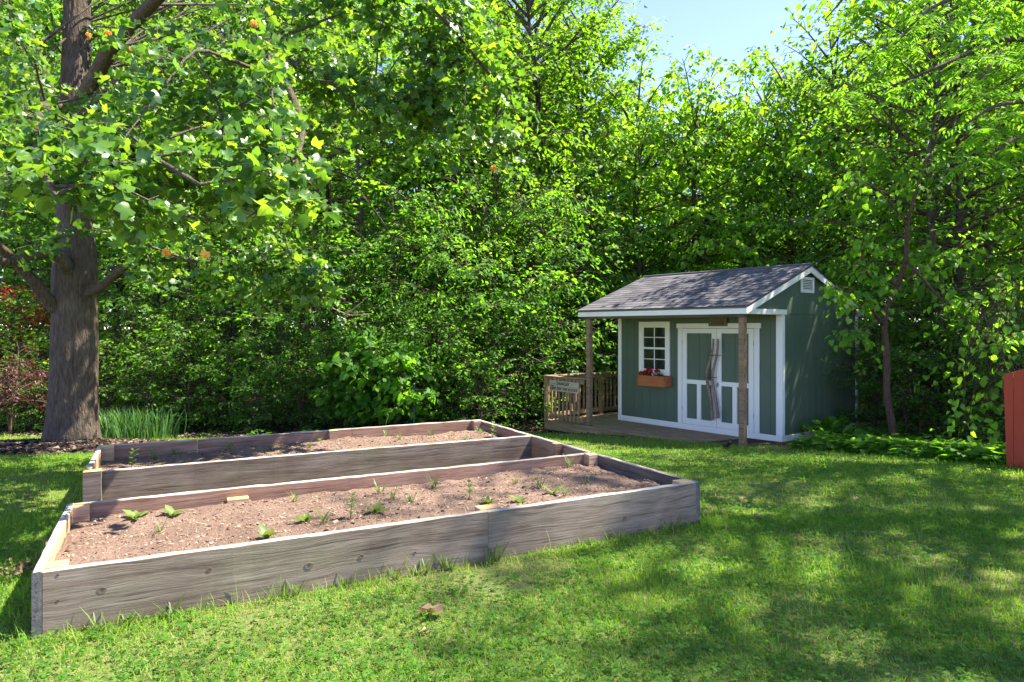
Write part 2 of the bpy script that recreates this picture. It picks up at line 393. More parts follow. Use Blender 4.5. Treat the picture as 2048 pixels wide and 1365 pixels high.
# four-lobed leaf with a notched end
_h = [(0, 0, 0), (.22, -.02, .03), (.5, .1, .08), (.42, .3, .06), (.33, .45, .05), (.53, .74, .08), (.24, .88, .02), (0, .76, -.02)]
TULIP_V = _h + [(-x, y, z) for x, y, z in _h[1:7]] + [(0, .42, 0)]
TULIP_F = [(0, 1, 14), (1, 2, 14), (2, 3, 14), (3, 4, 14), (4, 5, 14), (5, 6, 14), (6, 7, 14),
           (7, 13, 14), (13, 12, 14), (12, 11, 14), (11, 10, 14), (10, 9, 14), (9, 8, 14), (8, 0, 14)]
CHIP = ([(-.5, -.5, 0), (.5, -.4, .1), (.45, .5, 0), (-.4, .45, .15), (0, 0, .35)], [(0, 1, 4), (1, 2, 4), (2, 3, 4), (3, 0, 4)])

def rdir(n, rng, zs=1.0):
    a = rng.normal(size=(n, 3)); a[:, 2] *= zs; return a / np.linalg.norm(a, axis=1, keepdims=True)

def chips(n, xy, z, smin, smax, rng, flat=.5):
    P = np.column_stack([xy, z]); a = rng.random(n) * 6.283
    D = np.column_stack([np.cos(a), np.sin(a), rng.normal(0, .25, n)])
    Nn = np.column_stack([rng.normal(0, flat, n), rng.normal(0, flat, n), np.ones(n)])
    s = rng.uniform(smin, smax, n) ** 1.0
    D, Xx, Nn = frames(D, Nn)
    tm, F = CHIP; tm = np.array(tm)
    asp = rng.uniform(.25, .8, n)
    V = P[:, None] + s[:, None, None] * (tm[None, :, 0:1] * Xx[:, None] * asp[:, None, None] + tm[None, :, 1:2] * D[:, None] + tm[None, :, 2:3] * Nn[:, None] * .5)
    FF = (np.arange(n)[:, None, None] * 5 + np.array(F)[None]).reshape(-1, 3)
    return V.reshape(-1, 3), FF, np.repeat(rng.random(n), 5)

rng = np.random.default_rng(5)
n = 5200; a = rng.random(n) * 6.283; r = np.sqrt(rng.random(n))
cx = TX + 2.25 * r * np.cos(a); cy = TY - .35 + 1.12 * r * np.sin(a)
V, F, at_ = chips(n, np.column_stack([cx, cy]), gz(cx, cy) + .1 * (1 - r ** 2) + .018, .03, .09, rng)
ob('mulch_chips', mk('mulch_chips', V, F, {'v': at_}, M['mulch_chip'], smooth=False), kind='stuff', label='dark shredded bark mulch around the big trunk', cat='mulch')

# leaf litter on the woods floor
n = 9000; cx = rng.uniform(-12, 9.5, n); cy = lawn_edge(cx) + rng.gamma(1.6, 1.3, n) - .3
sx, sy = shed_xy(cx, cy); keep = ~((sx > -1.2) & (sx < 4.9) & (sy > -1.3) & (sy < 4.2)); cx, cy = cx[keep], cy[keep]; n = len(cx)
V, F, at_ = chips(n, np.column_stack([cx, cy]), gz(cx, cy) + .012, .03, .12, rng)
ob('leaf_litter', mk('leaf_litter', V, F, {'v': at_}, M['mulch_chip'], smooth=False), kind='stuff', label='brown leaf litter and bark on the woods floor', cat='leaf litter')

# ------------------------------------------------------------------ raised beds
BANG = math.atan2(BU[1], BU[0]); BTOP = .305
def plank(Lx, th_, h, seed, mat_, segs=None, twist=.0008):
    """weathered board along +x from 0..Lx, thickness in y (0..th_), z 0..h, uneven edges"""
    r = np.random.default_rng(seed); segs = segs or max(6, int(Lx / .09)); c = .006
    prof = np.array([(c, 0), (th_ - c, 0), (th_, c), (th_, h - c), (th_ - c, h), (c, h), (0, h - c), (0, c)])
    xs = np.linspace(0, Lx, segs + 1)
    V = np.zeros((segs + 1, 8, 3)); V[:, :, 0] = xs[:, None]; V[:, :, 1:] = prof[None]
    V[:, :, 1] += (twist * np.sin(xs * 2.1 + seed) + r.normal(0, .0007, segs + 1))[:, None]
    V[:, 3:7, 2] += (r.normal(0, .0016, (segs + 1, 4)) + (.003 * np.sin(xs * 1.3 + seed * 2))[:, None])
    i = np.arange(segs)[:, None] * 8; j = np.arange(8)[None]; j2 = (j + 1) % 8
    Q = np.stack([i + j, i + 8 + j, i + 8 + j2, i + j2], -1).reshape(-1, 4)
    caps = np.array([list(range(8)), [segs * 8 + k for k in range(7, -1, -1)]])
    return mk('plank', V, [Q, caps], None, [mat_, M['wood_end'], M['wood_bleached_sunlit']], [2 if q % 8 in (3, 4, 5) else 0 for q in range(len(Q))] + [1, 1])

def bed_world(u, v, z): 
    p = BO + BU * u + BV * v; return (p[0], p[1], z)

def stake(parent, u, v, z0, z1, a=.089, b=.089, mtop='wood_fresh', mside='wood_tan', seed=0):
    g = G(); c = .004
    g.add([(-a / 2, -b / 2, z0), (a / 2, -b / 2, z0), (a / 2, b / 2, z0), (-a / 2, b / 2, z0),
           (-a / 2, -b / 2, z1 - c), (a / 2, -b / 2, z1 - c), (a / 2, b / 2, z1 - c), (-a / 2, b / 2, z1 - c),
           (-a / 2 + c, -b / 2 + c, z1), (a / 2 - c, -b / 2 + c, z1), (a / 2 - c, b / 2 - c, z1), (-a / 2 + c, b / 2 - c, z1)],
          [(0, 1, 5, 4), (1, 2, 6, 5), (2, 3, 7, 6), (3, 0, 4, 7), (4, 5, 9, 8), (5, 6, 10, 9), (6, 7, 11, 10), (7, 4, 8, 11), (8, 9, 10, 11)])
    me = g.mesh('corner_post', [M[mside], M[mtop]]); me.polygons.foreach_set('material_index', [0] * 4 + [1] * 5)
    return ob('corner_post', me, parent, (u, v, 0), (0, 0, random.uniform(-.02, .02)))

def soil_mesh(u0, u1, v0, v1, z, seed):
    us = np.arange(u0, u1 + .001, .04); vs = np.arange(v0, v1 + .001, .04); U, Vv = np.meshgrid(us, vs)
    r = np.random.default_rng(seed)
    Zz = z + .05 * (vnoise(U, Vv + seed, 1.1) - .5) + .035 * (vnoise(U, Vv + seed, 5) - .5) + .016 * (vnoise(U, Vv + seed, 13) - .5) + r.normal(0, .0035, U.shape)
    n0, n1 = U.shape; i = np.arange(n0 - 1)[:, None] * n1 + np.arange(n1 - 1)[None]
    return mk('soil', np.stack([U, Vv, Zz], -1), np.stack([i, i + 1, i + n1 + 1, i + n1], -1).reshape(-1, 4), None, M['soil'], smooth=True), (us, vs, Zz)

def place(parent, me, name, u, v, z, rz=0):
    return ob(name, me, parent, (u, v, z), (0, 0, rz))
H90 = math.pi / 2
SOILZ = {}
def bed(name, label, v0, zb, ml, seed, soil_z, width=1.37):
    e = ob(name, None, None, (BO[0], BO[1], 0), (0, 0, BANG), label, 'garden bed', 'raised garden beds')
    v1 = v0 + width; h = BTOP - zb; T = .04
    fr = []
    js = ml['joint']
    for k, (a, b) in enumerate(zip([T] + js, js + [BLEN - T])):
        fr.append(place(e, plank(b - a - .002, T, h, seed + k, M[ml['front']]), 'board', a + .002, v0, zb))
    js = ml['bjoint']
    for k, (a, b) in enumerate(zip([T] + js, js + [BLEN - T])):
        place(e, plank(b - a - .004, T, h, seed + 5 + k, M[ml['back']]), 'board', a + .002, v1 - T, zb)
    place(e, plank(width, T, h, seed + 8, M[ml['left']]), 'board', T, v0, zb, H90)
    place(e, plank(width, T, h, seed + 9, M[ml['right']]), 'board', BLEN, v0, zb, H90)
    me, g = soil_mesh(T + .002, BLEN - T - .002, v0 + T + .002, v1 - T - .002, soil_z, seed)
    so = ob('soil', me, e, kind='stuff')
    SOILZ[seed] = g
    r = np.random.default_rng(seed + 50); n = 7000
    uu = r.uniform(T + .03, BLEN - T - .03, n); vv = r.uniform(v0 + T + .03, v1 - T - .03, n)
    us, vs, Zz = g; zz = Zz[np.clip(((vv - vs[0]) / .04).astype(int), 0, len(vs) - 1), np.clip(((uu - us[0]) / .04).astype(int), 0, len(us) - 1)]
    sz = r.gamma(1.6, .0048, n) + .004
    V, F, at_ = chips(n, np.column_stack([uu, vv]), zz + .003, .999, 1.001, r, .6)
    V = V.reshape(n, 5, 3); c = np.column_stack([uu, vv, zz + .003])[:, None]; V = c + (V - c) * sz[:, None, None]
    # thin straw / stems
    n2 = 900; k = r.integers(0, n, n2); a = r.random(n2) * 6.283; l = r.uniform(.03, .1, n2)
    P = np.column_stack([uu[k], vv[k], zz[k] + .006]); D = np.column_stack([np.cos(a), np.sin(a), r.normal(0, .12, n2)])
    lv, lf, la = scatter(P, D, np.tile([0, 0, 1.], (n2, 1)), l, [(-.02, 0, 0), (.02, 0, 0), (0, 1, .02)], [(0, 1, 2)], r.uniform(.8, 1, n2))
    ob('wood_chips', mk('wood_chips', np.vstack([V.reshape(-1, 3), lv]), np.vstack([F, lf + n * 5]), {'v': np.concatenate([at_, la])}, M['soil_chip'], smooth=False), so, kind='stuff')
    return e, fr

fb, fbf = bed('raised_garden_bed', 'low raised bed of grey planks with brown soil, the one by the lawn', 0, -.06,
              dict(front='wood_grey', back='wood_red', left='wood_tan', right='wood_dark', joint=[2.3], bjoint=[]), 11, BTOP - .085)  # left tan and right dark paint sun and shade into the side boards
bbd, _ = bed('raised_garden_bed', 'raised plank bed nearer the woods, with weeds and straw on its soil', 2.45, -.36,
             dict(front='wood_greybrown', back='wood_red', left='wood_tan', right='wood_red', joint=[], bjoint=[.86, 2.42]), 31, BTOP - .12)  # tan on the left board colours in its sunlit inner face
# board that ties the two beds along the shed side, and its stake
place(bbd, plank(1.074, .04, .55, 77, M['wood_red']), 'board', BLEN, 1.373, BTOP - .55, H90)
stake(bbd, BLEN - .09, 1.86, -.2, BTOP + .012, .07, .07, 'wood_tan', 'wood_red')
p0 = .04 + .047
for (u, v, a, b) in [(p0, .087, .09, .089), (p0 - .02, 1.283, .12, .085), (BLEN - p0, .087, .12, .089), (BLEN - p0, 1.283, .089, .089), (2.34, .087, .14, .089)]:
    stake(fb, u, v, -.1, BTOP + .004, a, b)
stake(fb, 1.0, 1.29, -.1, BTOP - .055, .14, .07)
for (u, v, a, b) in [(p0, 2.45 + 1.283, .1, .089), (2.2, 2.45 + 1.285, .09, .089), (BLEN - p0, 2.45 + 1.283, .1, .089)]:
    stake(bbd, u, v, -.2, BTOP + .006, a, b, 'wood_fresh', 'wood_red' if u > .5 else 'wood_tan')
stake(bbd, .06, 2.40, -.2, BTOP + .02, .12, .088, 'wood_fresh', 'wood_greybrown')
stake(bbd, .13, 2.56, -.2, BTOP - .06, .08, .08, 'wood_dark', 'wood_dark')

# knots on the long front board
def bed_front(px, py):
    k = (px - 1024) / FPX; nv = BV; t_ = (BO @ nv) / (np.array([k, 1]) @ nv)
    P = np.array([k * t_, t_]); return (P - BO) @ BU, CAMZ + (HORY - py) / FPX * t_
mk_, t, p = mat('knot'); tc = N(t, 'ShaderNodeTexCoord'); ln = N(t, 'ShaderNodeVectorMath', operation='LENGTH'); L(t, tc.outputs['Object'], ln.inputs[0])
wv = noise(t, tc.outputs['Object'], 120, 3)
L(t, ramp(t, math_(t, 'ADD', math_(t, 'MULTIPLY', ln.outputs['Value'], 45), math_(t, 'MULTIPLY', wv, .35)), [(.1, (.05, .03, .02)), (.5, (.1, .065, .035)), (.8, (.16, .11, .06)), (1, (.12, .1, .085))]), p.inputs['Base Color'])
p.inputs['Roughness'].default_value = .85
a = np.linspace(0, 6.283, 14, endpoint=False)
for (px, py, s) in [(204, 1181, 1.0), (419, 1140, .6), (618, 1132, 1.15), (723, 1113, .7), (1250, 1036, .7), (106, 1152, .35), (100, 1205, .3), (830, 1106, .4)]:
    u, z = bed_front(px, py); u = max(.1, u)
    V = [(0, .0008, 0)] + [(.02 * s * math.cos(q) * (1 + .1 * math.sin(3 * q)), -.0002, .015 * s * math.sin(q)) for q in a] + [(.025 * s * math.cos(q), .012, .019 * s * math.sin(q)) for q in a]
    T_ = [(0, 1 + k, 1 + (k + 1) % 14) for k in range(14)]; Q_ = [(1 + k, 15 + k, 15 + (k + 1) % 14, 1 + (k + 1) % 14) for k in range(14)]
    b = fbf[0] if u < 2.3 else fbf[1]
    ob('knot', mk('knot', V, [np.array(Q_), np.array(T_)], None, mk_), b, (u - b.location.x, -.0016, z + .06))

# weeds growing in the beds
def weed_mesh(kind, seed):
    r = np.random.default_rng(seed)
    if kind == 0:      # rosette of broad leaves
        n = r.integers(5, 9); a = np.arange(n) * 2.4 + r.random() * 6; el = r.uniform(.15, 1.0, n)
        D = np.column_stack([np.cos(a), np.sin(a), el]); P = np.zeros((n, 3)); Nn = np.column_stack([-np.cos(a) * .5, -np.sin(a) * .5, np.ones(n)])
        V, F, v = scatter(P, D, Nn, r.uniform(.05, .11, n), [(x * .75, y, z) for x, y, z in OVATE[0]], OVATE[1], r.random(n))
    elif kind == 1:    # grassy tuft
        n = 16; a = r.random(n) * 6.283; D = np.column_stack([np.cos(a) * .6, np.sin(a) * .6, np.ones(n)])
        V, F, v = scatter(r.normal(0, .008, (n, 3)) * (1, 1, 0), D, np.column_stack([-np.cos(a), -np.sin(a), np.ones(n)]), r.uniform(.05, .14, n),
                          [(-.03, 0, 0), (.03, 0, 0), (.025, .6, -.02), (-.025, .6, -.02), (0, 1, -.12)], [(0, 1, 2), (0, 2, 3), (3, 2, 4)], r.random(n))
    else:              # upright leafy stem
        n = 11; h = np.linspace(.02, .15, n); a = np.arange(n) * 2.1; D = np.column_stack([np.cos(a), np.sin(a), np.full(n, .5)])
        V, F, v = scatter(np.column_stack([h * .1, h * .05, h]), D, np.tile([0, 0, 1.], (n, 1)), r.uniform(.035, .06, n), OVATE[0], OVATE[1], r.random(n))
        g = tube([(0, 0, -.01), (.008, .004, .08), (.016, .008, .16)], [.003, .002, .001], 4)
        F = np.vstack([F, g[2] + len(V), np.vstack([g[1][:, [0, 1, 2]], g[1][:, [0, 2, 3]]]) + len(V)]); v = np.concatenate([v, np.full(len(g[0]), .5)]); V = np.vstack([V, g[0]])
    return mk('weed', V, F, {'v': v}, M['weed'])
WM = [[weed_mesh(k, 100 + 10 * k + s) for s in range(3)] for k in range(3)]
WL = ['broad leaved green weed rosette sprouting from the bed soil', 'small grassy weed tuft growing in the bed soil', 'upright leafy weed seedling standing in the bed soil']
def on_soil(px, py, zs):
    d = (CAMZ - zs) * FPX / (py - HORY); return (px - 1024) / FPX * d, d
wl = [(345, 1030, 0), (270, 1035, 0), (318, 1060, 1), (240, 1025, 2), (650, 1052, 1), (612, 1050, 0), (533, 1080, 0), (478, 1002, 1), (525, 988, 1), (590, 1000, 1), (750, 1030, 0), (785, 1000, 1),
      (820, 1010, 1), (868, 970, 1), (760, 985, 1), (1070, 930, 1), (1172, 965, 1), (1080, 975, 1), (1105, 995, 0), (1032, 965, 1), (1040, 1010, 0), (975, 1015, 0), (1140, 935, 1), (1130, 1000, 1), (940, 1000, 2), (700, 1040, 2)]
for (px, py, k) in wl:
    x, y = on_soil(px, py, BTOP - .085); u, v_ = bed_uv(x, y)
    if not (.08 < u < 3.92 and .08 < v_ < 1.3): continue
    us, vs, Zz = SOILZ[11]; z = Zz[int((v_ - vs[0]) / .04), int((u - us[0]) / .04)] - .006
    ob('weed', random.choice(WM[k]), None, (x, y, z), (0, 0, random.random() * 6), WL[k] + ', in the bed by the lawn', 'weed', 'weeds in the bed by the lawn', scale=random.uniform(.75, 1.25))
for (px, py, k) in [(262, 935, 2), (310, 915, 1), (350, 905, 1), (460, 900, 1), (630, 880, 0), (620, 895, 1), (760, 870, 1), (860, 868, 1), (980, 868, 1), (1020, 862, 1), (1000, 875, 2), (930, 880, 1), (800, 880, 1), (540, 900, 1), (905, 870, 1)]:
    x, y = on_soil(px, py, BTOP - .12); u, v_ = bed_uv(x, y); u = min(max(u, .15), 3.85); v_ = min(max(v_, 2.55), 3.72)
    us, vs, Zz = SOILZ[31]; q = bed_world(u, v_, Zz[int((v_ - vs[0]) / .04), int((u - us[0]) / .04)] - .006)
    ob('weed', random.choice(WM[k]), None, q, (0, 0, random.random() * 6), WL[k] + ', in the bed by the woods', 'weed', 'weeds in the bed by the woods', scale=random.uniform(.7, 1.25))

# ------------------------------------------------------------------ garden shed
SANG = math.atan2(SR[1], SR[0])
def raywall(px, py, yl):
    k = (px - 1024) / FPX; t_ = (yl + SO @ SW) / (np.array([k, 1]) @ SW)
    P = np.array([k * t_, t_]); return (P - SO) @ SR, CAMZ + (HORY - py) / FPX * t_ - DECKZ
sh = ob('garden_shed', None, None, (SO[0], SO[1], DECKZ), (0, 0, SANG), 'dark green garden shed with white trim, porch roof and double doors', 'shed')
WX, WY = 3.615, 2.64
RY0, RYM, RY1 = -1.16, .79, 2.74; RZ0, RZM = 2.265, 3.005; RX0, RX1 = -.03, 3.715
PIT = math.atan2(RZM - RZ0, RYM - RY0)
def roofz(y): return RZ0 + (RZM - RZ0) * (1 - abs(np.asarray(y) - RYM) / (RYM - RY0))
# wall core (inside the siding)
g = G(); g.box(.02, WX - .02, .02, WY - .02, -.02, 2.14); ob('wall', g.mesh('wall', M['green']), sh)
# siding boards
def siding_front():
    w = .2008; x = 0.0; k = 0
    while x < WX - .01:
        x1 = min(x + w, WX); 
        # skip behind the doors
        segs = [(x, x1)]
        out = []
        for a, b in segs:
            if b <= 1.6 or a >= 3.13: out.append((a, b))
            else:
                if a < 1.6: out.append((a, 1.6))
                if b > 3.13: out.append((3.13, b))
        for a, b in out:
            if b - a > .012: bb('siding_board', sh, a + .002, b - .002, -.008, .022, .02, 2.2, M['green'], .002)
        x = x1
siding_front()
for k in range(8): bb('siding_board', sh, 1.602 + k * .191 + .002, 1.602 + (k + 1) * .191 - .002, -.008, .022, 1.902, 2.2, M['green'], .002)
w = WY / 13
for k in range(13):
    for (xa, xb) in ((WX - .022, WX + .008), (-.008, .022)):
        bb('siding_board', sh, xa, xb, k * w + .0015, (k + 1) * w - .0015, .02, 2.135, M['green'], .0015)
for k in range(18): bb('siding_board', sh, k * .2008 + .003, (k + 1) * .2008 - .003, WY - .022, WY + .008, .02, 2.2, M['green'], .004)
# gable boards above the plates, with sloping tops
def slant_board(x0, x1, ya, yb, z0):
    za, zb = roofz(ya) - .075, roofz(yb) - .075; ym = RYM
    ys = [ya] + ([ym] if ya < ym < yb else []) + [yb]; n = len(ys)
    V = [(x, y, z0) for x in (x0, x1) for y in ys] + [(x, y, float(roofz(y)) - .075) for x in (x0, x1) for y in ys]
    lo = list(range(n)); lo2 = list(range(n, 2 * n)); hi = [2 * n + q for q in range(n)]; hi2 = [3 * n + q for q in range(n)]
    Q_ = []
    for q in range(n - 1):
        Q_ += [(lo[q], hi[q], hi[q + 1], lo[q + 1]), (lo2[q], lo2[q + 1], hi2[q + 1], hi2[q]), (hi[q], hi2[q], hi2[q + 1], hi[q + 1]), (lo[q], lo[q + 1], lo2[q + 1], lo2[q])]
    Q_ += [(lo[0], lo2[0], hi2[0], hi[0]), (lo[-1], hi[-1], hi2[-1], lo2[-1])]
    return mk('slant_board', V, np.array(Q_), None, M['green'])
yb_ = np.arange(RY0 + .25, RY1 - .2, .2032)
for a in yb_:
    for (xa, xb) in ((WX - .018, WX + .0095), (-.0095, .018)):
        b = min(a + .2032, RY1 - .2)
        if min(roofz(a), roofz(b)) - .075 > 2.16: ob('siding_board', slant_board(xa, xb, a + .0015, b - .0015, 2.142), sh)
g = G(); g.box(.02, WX - .02, RY0 + .05, RY1 - .05, 2.145, 2.165); ob('ceiling', g.mesh('ceiling', M['deck_tan']), sh)
# base trim and corner trims
bb('base_trim', sh, -.03, WX + .03, -.035, -.011, 0.0, .105, M['white'])
bb('base_trim', sh, WX + .011, WX + .033, -.009, WY + .03, 0.0, .105, M['white'])
for (x0, x1, y0, y1) in ((-.028, .062, -.030, -.0105), (WX - .085, WX + .032, -.030, -.0105), (WX + .0105, WX + .032, -.010, .055), (WX + .0105, WX + .032, WY - .05, WY + .03), (-.03, -.0105, -.010, .07)):
    bb('corner_trim', sh, x0, x1, y0, y1, .107, 2.128, M['white'])
# eave fascia, rakes, porch beam trim
bb('fascia', sh, RX0, RX1, RY0 - .022, RY0, RZ0 - .135, RZ0 - .012, M['white'])
bb('fascia', sh, RX0, RX1, RY1, RY1 + .022, RZ0 - .135, RZ0 - .012, M['white'])
SL = math.hypot(RYM - RY0, RZM - RZ0)
def rake(x0, x1, sgn):
    V = []
    for x in (x0, x1):
        for (y, dz) in ((RY0 if sgn < 0 else RY1, -.012), (RYM, -.012), (RYM, -.132), (RY0 if sgn < 0 else RY1, -.132)):
            V.append((x, y, float(roofz(y)) + dz))
    return mk('rake', V, np.array([(0, 1, 2, 3), (4, 7, 6, 5), (0, 4, 5, 1), (1, 5, 6, 2), (2, 6, 7, 3), (3, 7, 4, 0)]), None, M['white'])
for x0, x1 in ((RX1 - .022, RX1 - .001), (RX0 + .001, RX0 + .022)):
    ob('rake_board', rake(x0, x1, -1), sh); ob('rake_board', rake(x0, x1 + .001, 1), sh)
bb('beam_trim', sh, WX + .016, WX + .06, RY0 + .002, .075, 2.13, 2.215, M['white'])
bb('beam_trim', sh, -.06, -.016, RY0 + .002, .075, 2.13, 2.215, M['white'])
bb('porch_beam', sh, .0, WX, RY0 + .04, RY0 + .13, 2.085, 2.143, M['wood_dark'])
# roof deck and shingles
g = G()
for (ya, yb2) in ((RY0 - .03, RYM), (RYM, RY1 + .03)):
    za, zb = float(roofz(max(RY0, ya))), float(roofz(min(yb2, RY1)))
    if ya < RY0: za -= .011
    if yb2 > RY1: zb -= .011
    V = [(x, y, z + dz) for x in (RX0, RX1) for (y, z) in ((ya, za), (yb2, zb)) for dz in (-.035, -.004)]
    g.add(V, [(0, 2, 3, 1), (4, 5, 7, 6), (0, 1, 5, 4), (2, 6, 7, 3), (1, 3, 7, 5), (0, 4, 6, 2)])
roof = ob('roof', g.mesh('roof', M['shingle']), sh)
SHW, EXP = .305, .139
shm = {}
def shingle_mesh(wd, j):
    k = (round(wd, 2), j)
    if k not in shm:
        r = np.random.default_rng(j); q = r.uniform(-.006, .006, 3)
        V = [(.0015, q[0], 0), (wd - .0015, q[1], 0), (wd - .0015, .18, 0), (.0015, .18, 0), (.0015, q[0], .007), (wd - .0015, q[1], .007), (wd - .0015, .18, .003), (.0015, .18, .003)]
        shm[k] = mk('shingle', V, np.array([(3, 2, 1, 0), (4, 5, 6, 7), (0, 1, 5, 4), (1, 2, 6, 5), (2, 3, 7, 6), (3, 0, 4, 7)]), None, M['shingle'])
    return shm[k]
nco = int(SL / EXP) + 1
for c in range(nco):
    s0 = -.04 + c * EXP
    if s0 > SL - .05: break
    x = RX0 - .012; off = [0, .15, .07, .22, .11][c % 5]; first = True
    while x < RX1 + .01:
        wd = (SHW - off) if first else SHW; first = False
        if wd < .03: wd = SHW
        wd = min(wd, RX1 + .012 - x)
        if wd > .02:
            y = RY0 + s0 * math.cos(PIT); z = RZ0 + s0 * math.sin(PIT) + .003 + (c % 2) * .0006
            ob('shingle', shingle_mesh(wd, random.randrange(4)), roof, (x, y, z + random.uniform(0, .0012)), (PIT - .02, 0, 0))
        x += wd
# far slope, out of sight: one part
Vs, Qs, k0 = [], [], 0
for c in range(nco):
    s0 = -.04 + c * EXP
    if s0 > SL - .05: break
    for q in range(13):
        x = RX0 - .012 + q * SHW - (c % 2) * .15
        x0, x1 = max(x, RX0 - .012), min(x + SHW - .003, RX1 + .012)
        if x1 - x0 < .02: continue
        ya, yb2 = RY1 - s0 * math.cos(PIT), RY1 - (s0 + .16) * math.cos(PIT); za, zb = RZ0 + s0 * math.sin(PIT) + .012, RZ0 + (s0 + .16) * math.sin(PIT) + .004
        Vs += [(x0, ya, za), (x1, ya, za), (x1, yb2, zb), (x0, yb2, zb), (x0, ya, za - .008), (x1, ya, za - .008)]; Qs += [(k0, k0 + 3, k0 + 2, k0 + 1), (k0, k0 + 1, k0 + 5, k0 + 4)]; k0 += 6
ob('shingles', mk('shingles', Vs, np.array(Qs), None, M['shingle']), roof, kind='stuff')
g = G(); g.tube([(RX0 - .012, RYM, RZM + .004), (RX1 + .012, RYM, RZM + .004)], .03, 8); ob('ridge_cap', g.mesh('ridge_cap', M['shingle']), roof)
# porch posts
for x, y in ((.19, -1.085), (WX - .03, -1.085)): bb('porch_post', sh, x - .047, x + .047, y - .047, y + .047, .0025, 2.083, M['post'], .005)
# window
wx0, wx1, wz0, wz1 = .545, 1.315, .985, 2.035
win = bb('window', sh, wx0 + .05, wx1 - .05, -.014, -.006, wz0 + .05, wz1 - .05, M['interior'])
def wp(name, x0, x1, z0, z1, y0, y1, m_='white', b=.003):
    cx, cz = win.location.x, win.location.z
    return ob(name, bevbox(x1 - x0, y1 - y0, z1 - z0, min(b, .3 * min(x1 - x0, z1 - z0, y1 - y0)), M[m_], m_), win, ((x0 + x1) / 2 - cx, (y0 + y1) / 2 - win.location.y, z0 - cz))
tw = .088
wp('frame', wx0, wx1, wz1 - tw, wz1, -.045, -.011); wp('frame', wx0, wx1, wz0, wz0 + tw, -.045, -.011)
wp('frame', wx0, wx0 + tw, wz0 + tw, wz1 - tw, -.044, -.011); wp('frame', wx1 - tw, wx1, wz0 + tw, wz1 - tw, -.044, -.011)
ix0, ix1, iz0, iz1 = wx0 + tw, wx1 - tw, wz0 + tw, wz1 - tw
sf = .028; zm = (iz0 + iz1) / 2
wp('sash', ix0, ix0 + sf, iz0, iz1, -.034, -.0145); wp('sash', ix1 - sf, ix1, iz0, iz1, -.034, -.0145)
for (a, b) in ((iz0, iz0 + sf), (zm - .02, zm + .02), (iz1 - sf, iz1)): wp('sash', ix0 + sf, ix1 - sf, a, b, -.033, -.0145)
xm = (ix0 + ix1) / 2
for (za, zb) in ((iz0 + sf, zm - .02), (zm + .02, iz1 - sf)):
    zc = (za + zb) / 2
    wp('muntin', xm - .009, xm + .009, za, zb, -.028, -.0145)
    for (xa, xb) in ((ix0 + sf, xm - .009), (xm + .009, ix1 - sf)):
        wp('muntin', xa, xb, zc - .008, zc + .008, -.027, -.0145)
        for (p0_, p1_) in ((za, zc - .008), (zc + .008, zb)):
            wp('pane', xa + .001, xb - .001, p0_ + .001, p1_ - .001, -.0185, -.0142, 'glass', .0008)
# doors
DX0, DXM, DX1, DZ0, DZ1 = 1.61, 2.365, 3.12, .108, 1.9
bb('door_trim', sh, 1.508, 1.604, -.036, -.010, .107, 1.904, M['white']); bb('door_trim', sh, 3.126, 3.222, -.036, -.010, .107, 1.904, M['white'])
bb('door_trim', sh, 1.478, 3.252, -.040, -.010, 1.906, 1.996, M['white'])
def door(x0, x1, hinge):
    d = bb('door', sh, x0 + .003, x1 - .003, -.006, .018, DZ0, DZ1, M['green'])
    cx, cy, cz = d.location
    def q(name, a, b, z0, z1, ya=-.034, yb=-.0065, m_='white'):
        return ob(name, bevbox(b - a, yb - ya, z1 - z0, .003, M[m_], m_), d, ((a + b) / 2 - cx, (ya + yb) / 2 - cy, z0 - cz))
    x0 += .004; x1 -= .004; s = .098
    q('stile', x0, x0 + s, DZ0 + .001, DZ1 - .001); q('stile', x1 - s, x1, DZ0 + .001, DZ1 - .001)
    q('rail', x0 + s, x1 - s, DZ1 - .088, DZ1 - .001); q('rail', x0 + s, x1 - s, .865, .945); q('rail', x0 + s, x1 - s, DZ0 + .001, .215)
    xm_ = (x0 + x1) / 2; q('stile', xm_ - .045, xm_ + .045, .215, .865)
    for k in range(1, 3):
        xx = x0 + s + (x1 - x0 - 2 * s) * k / 3; q('panel_board', xx - .09, xx + .09 - .004, .948, DZ1 - .09, -.0085, -.0062, 'green')
    for z in (.35, 1.6):
        xh = x0 - .001 if hinge < 0 else x1 + .001
        q('hinge', xh - .004, xh + .004, z, z + .09, -.037, -.0345, 'grey_metal')
    return d
d1 = door(DX0, DXM, -1); d2 = door(DXM, DX1, 1)
z3 = lambda zx, zy: (1250 + zx / 4.5515, 600 + zy / 4.55)
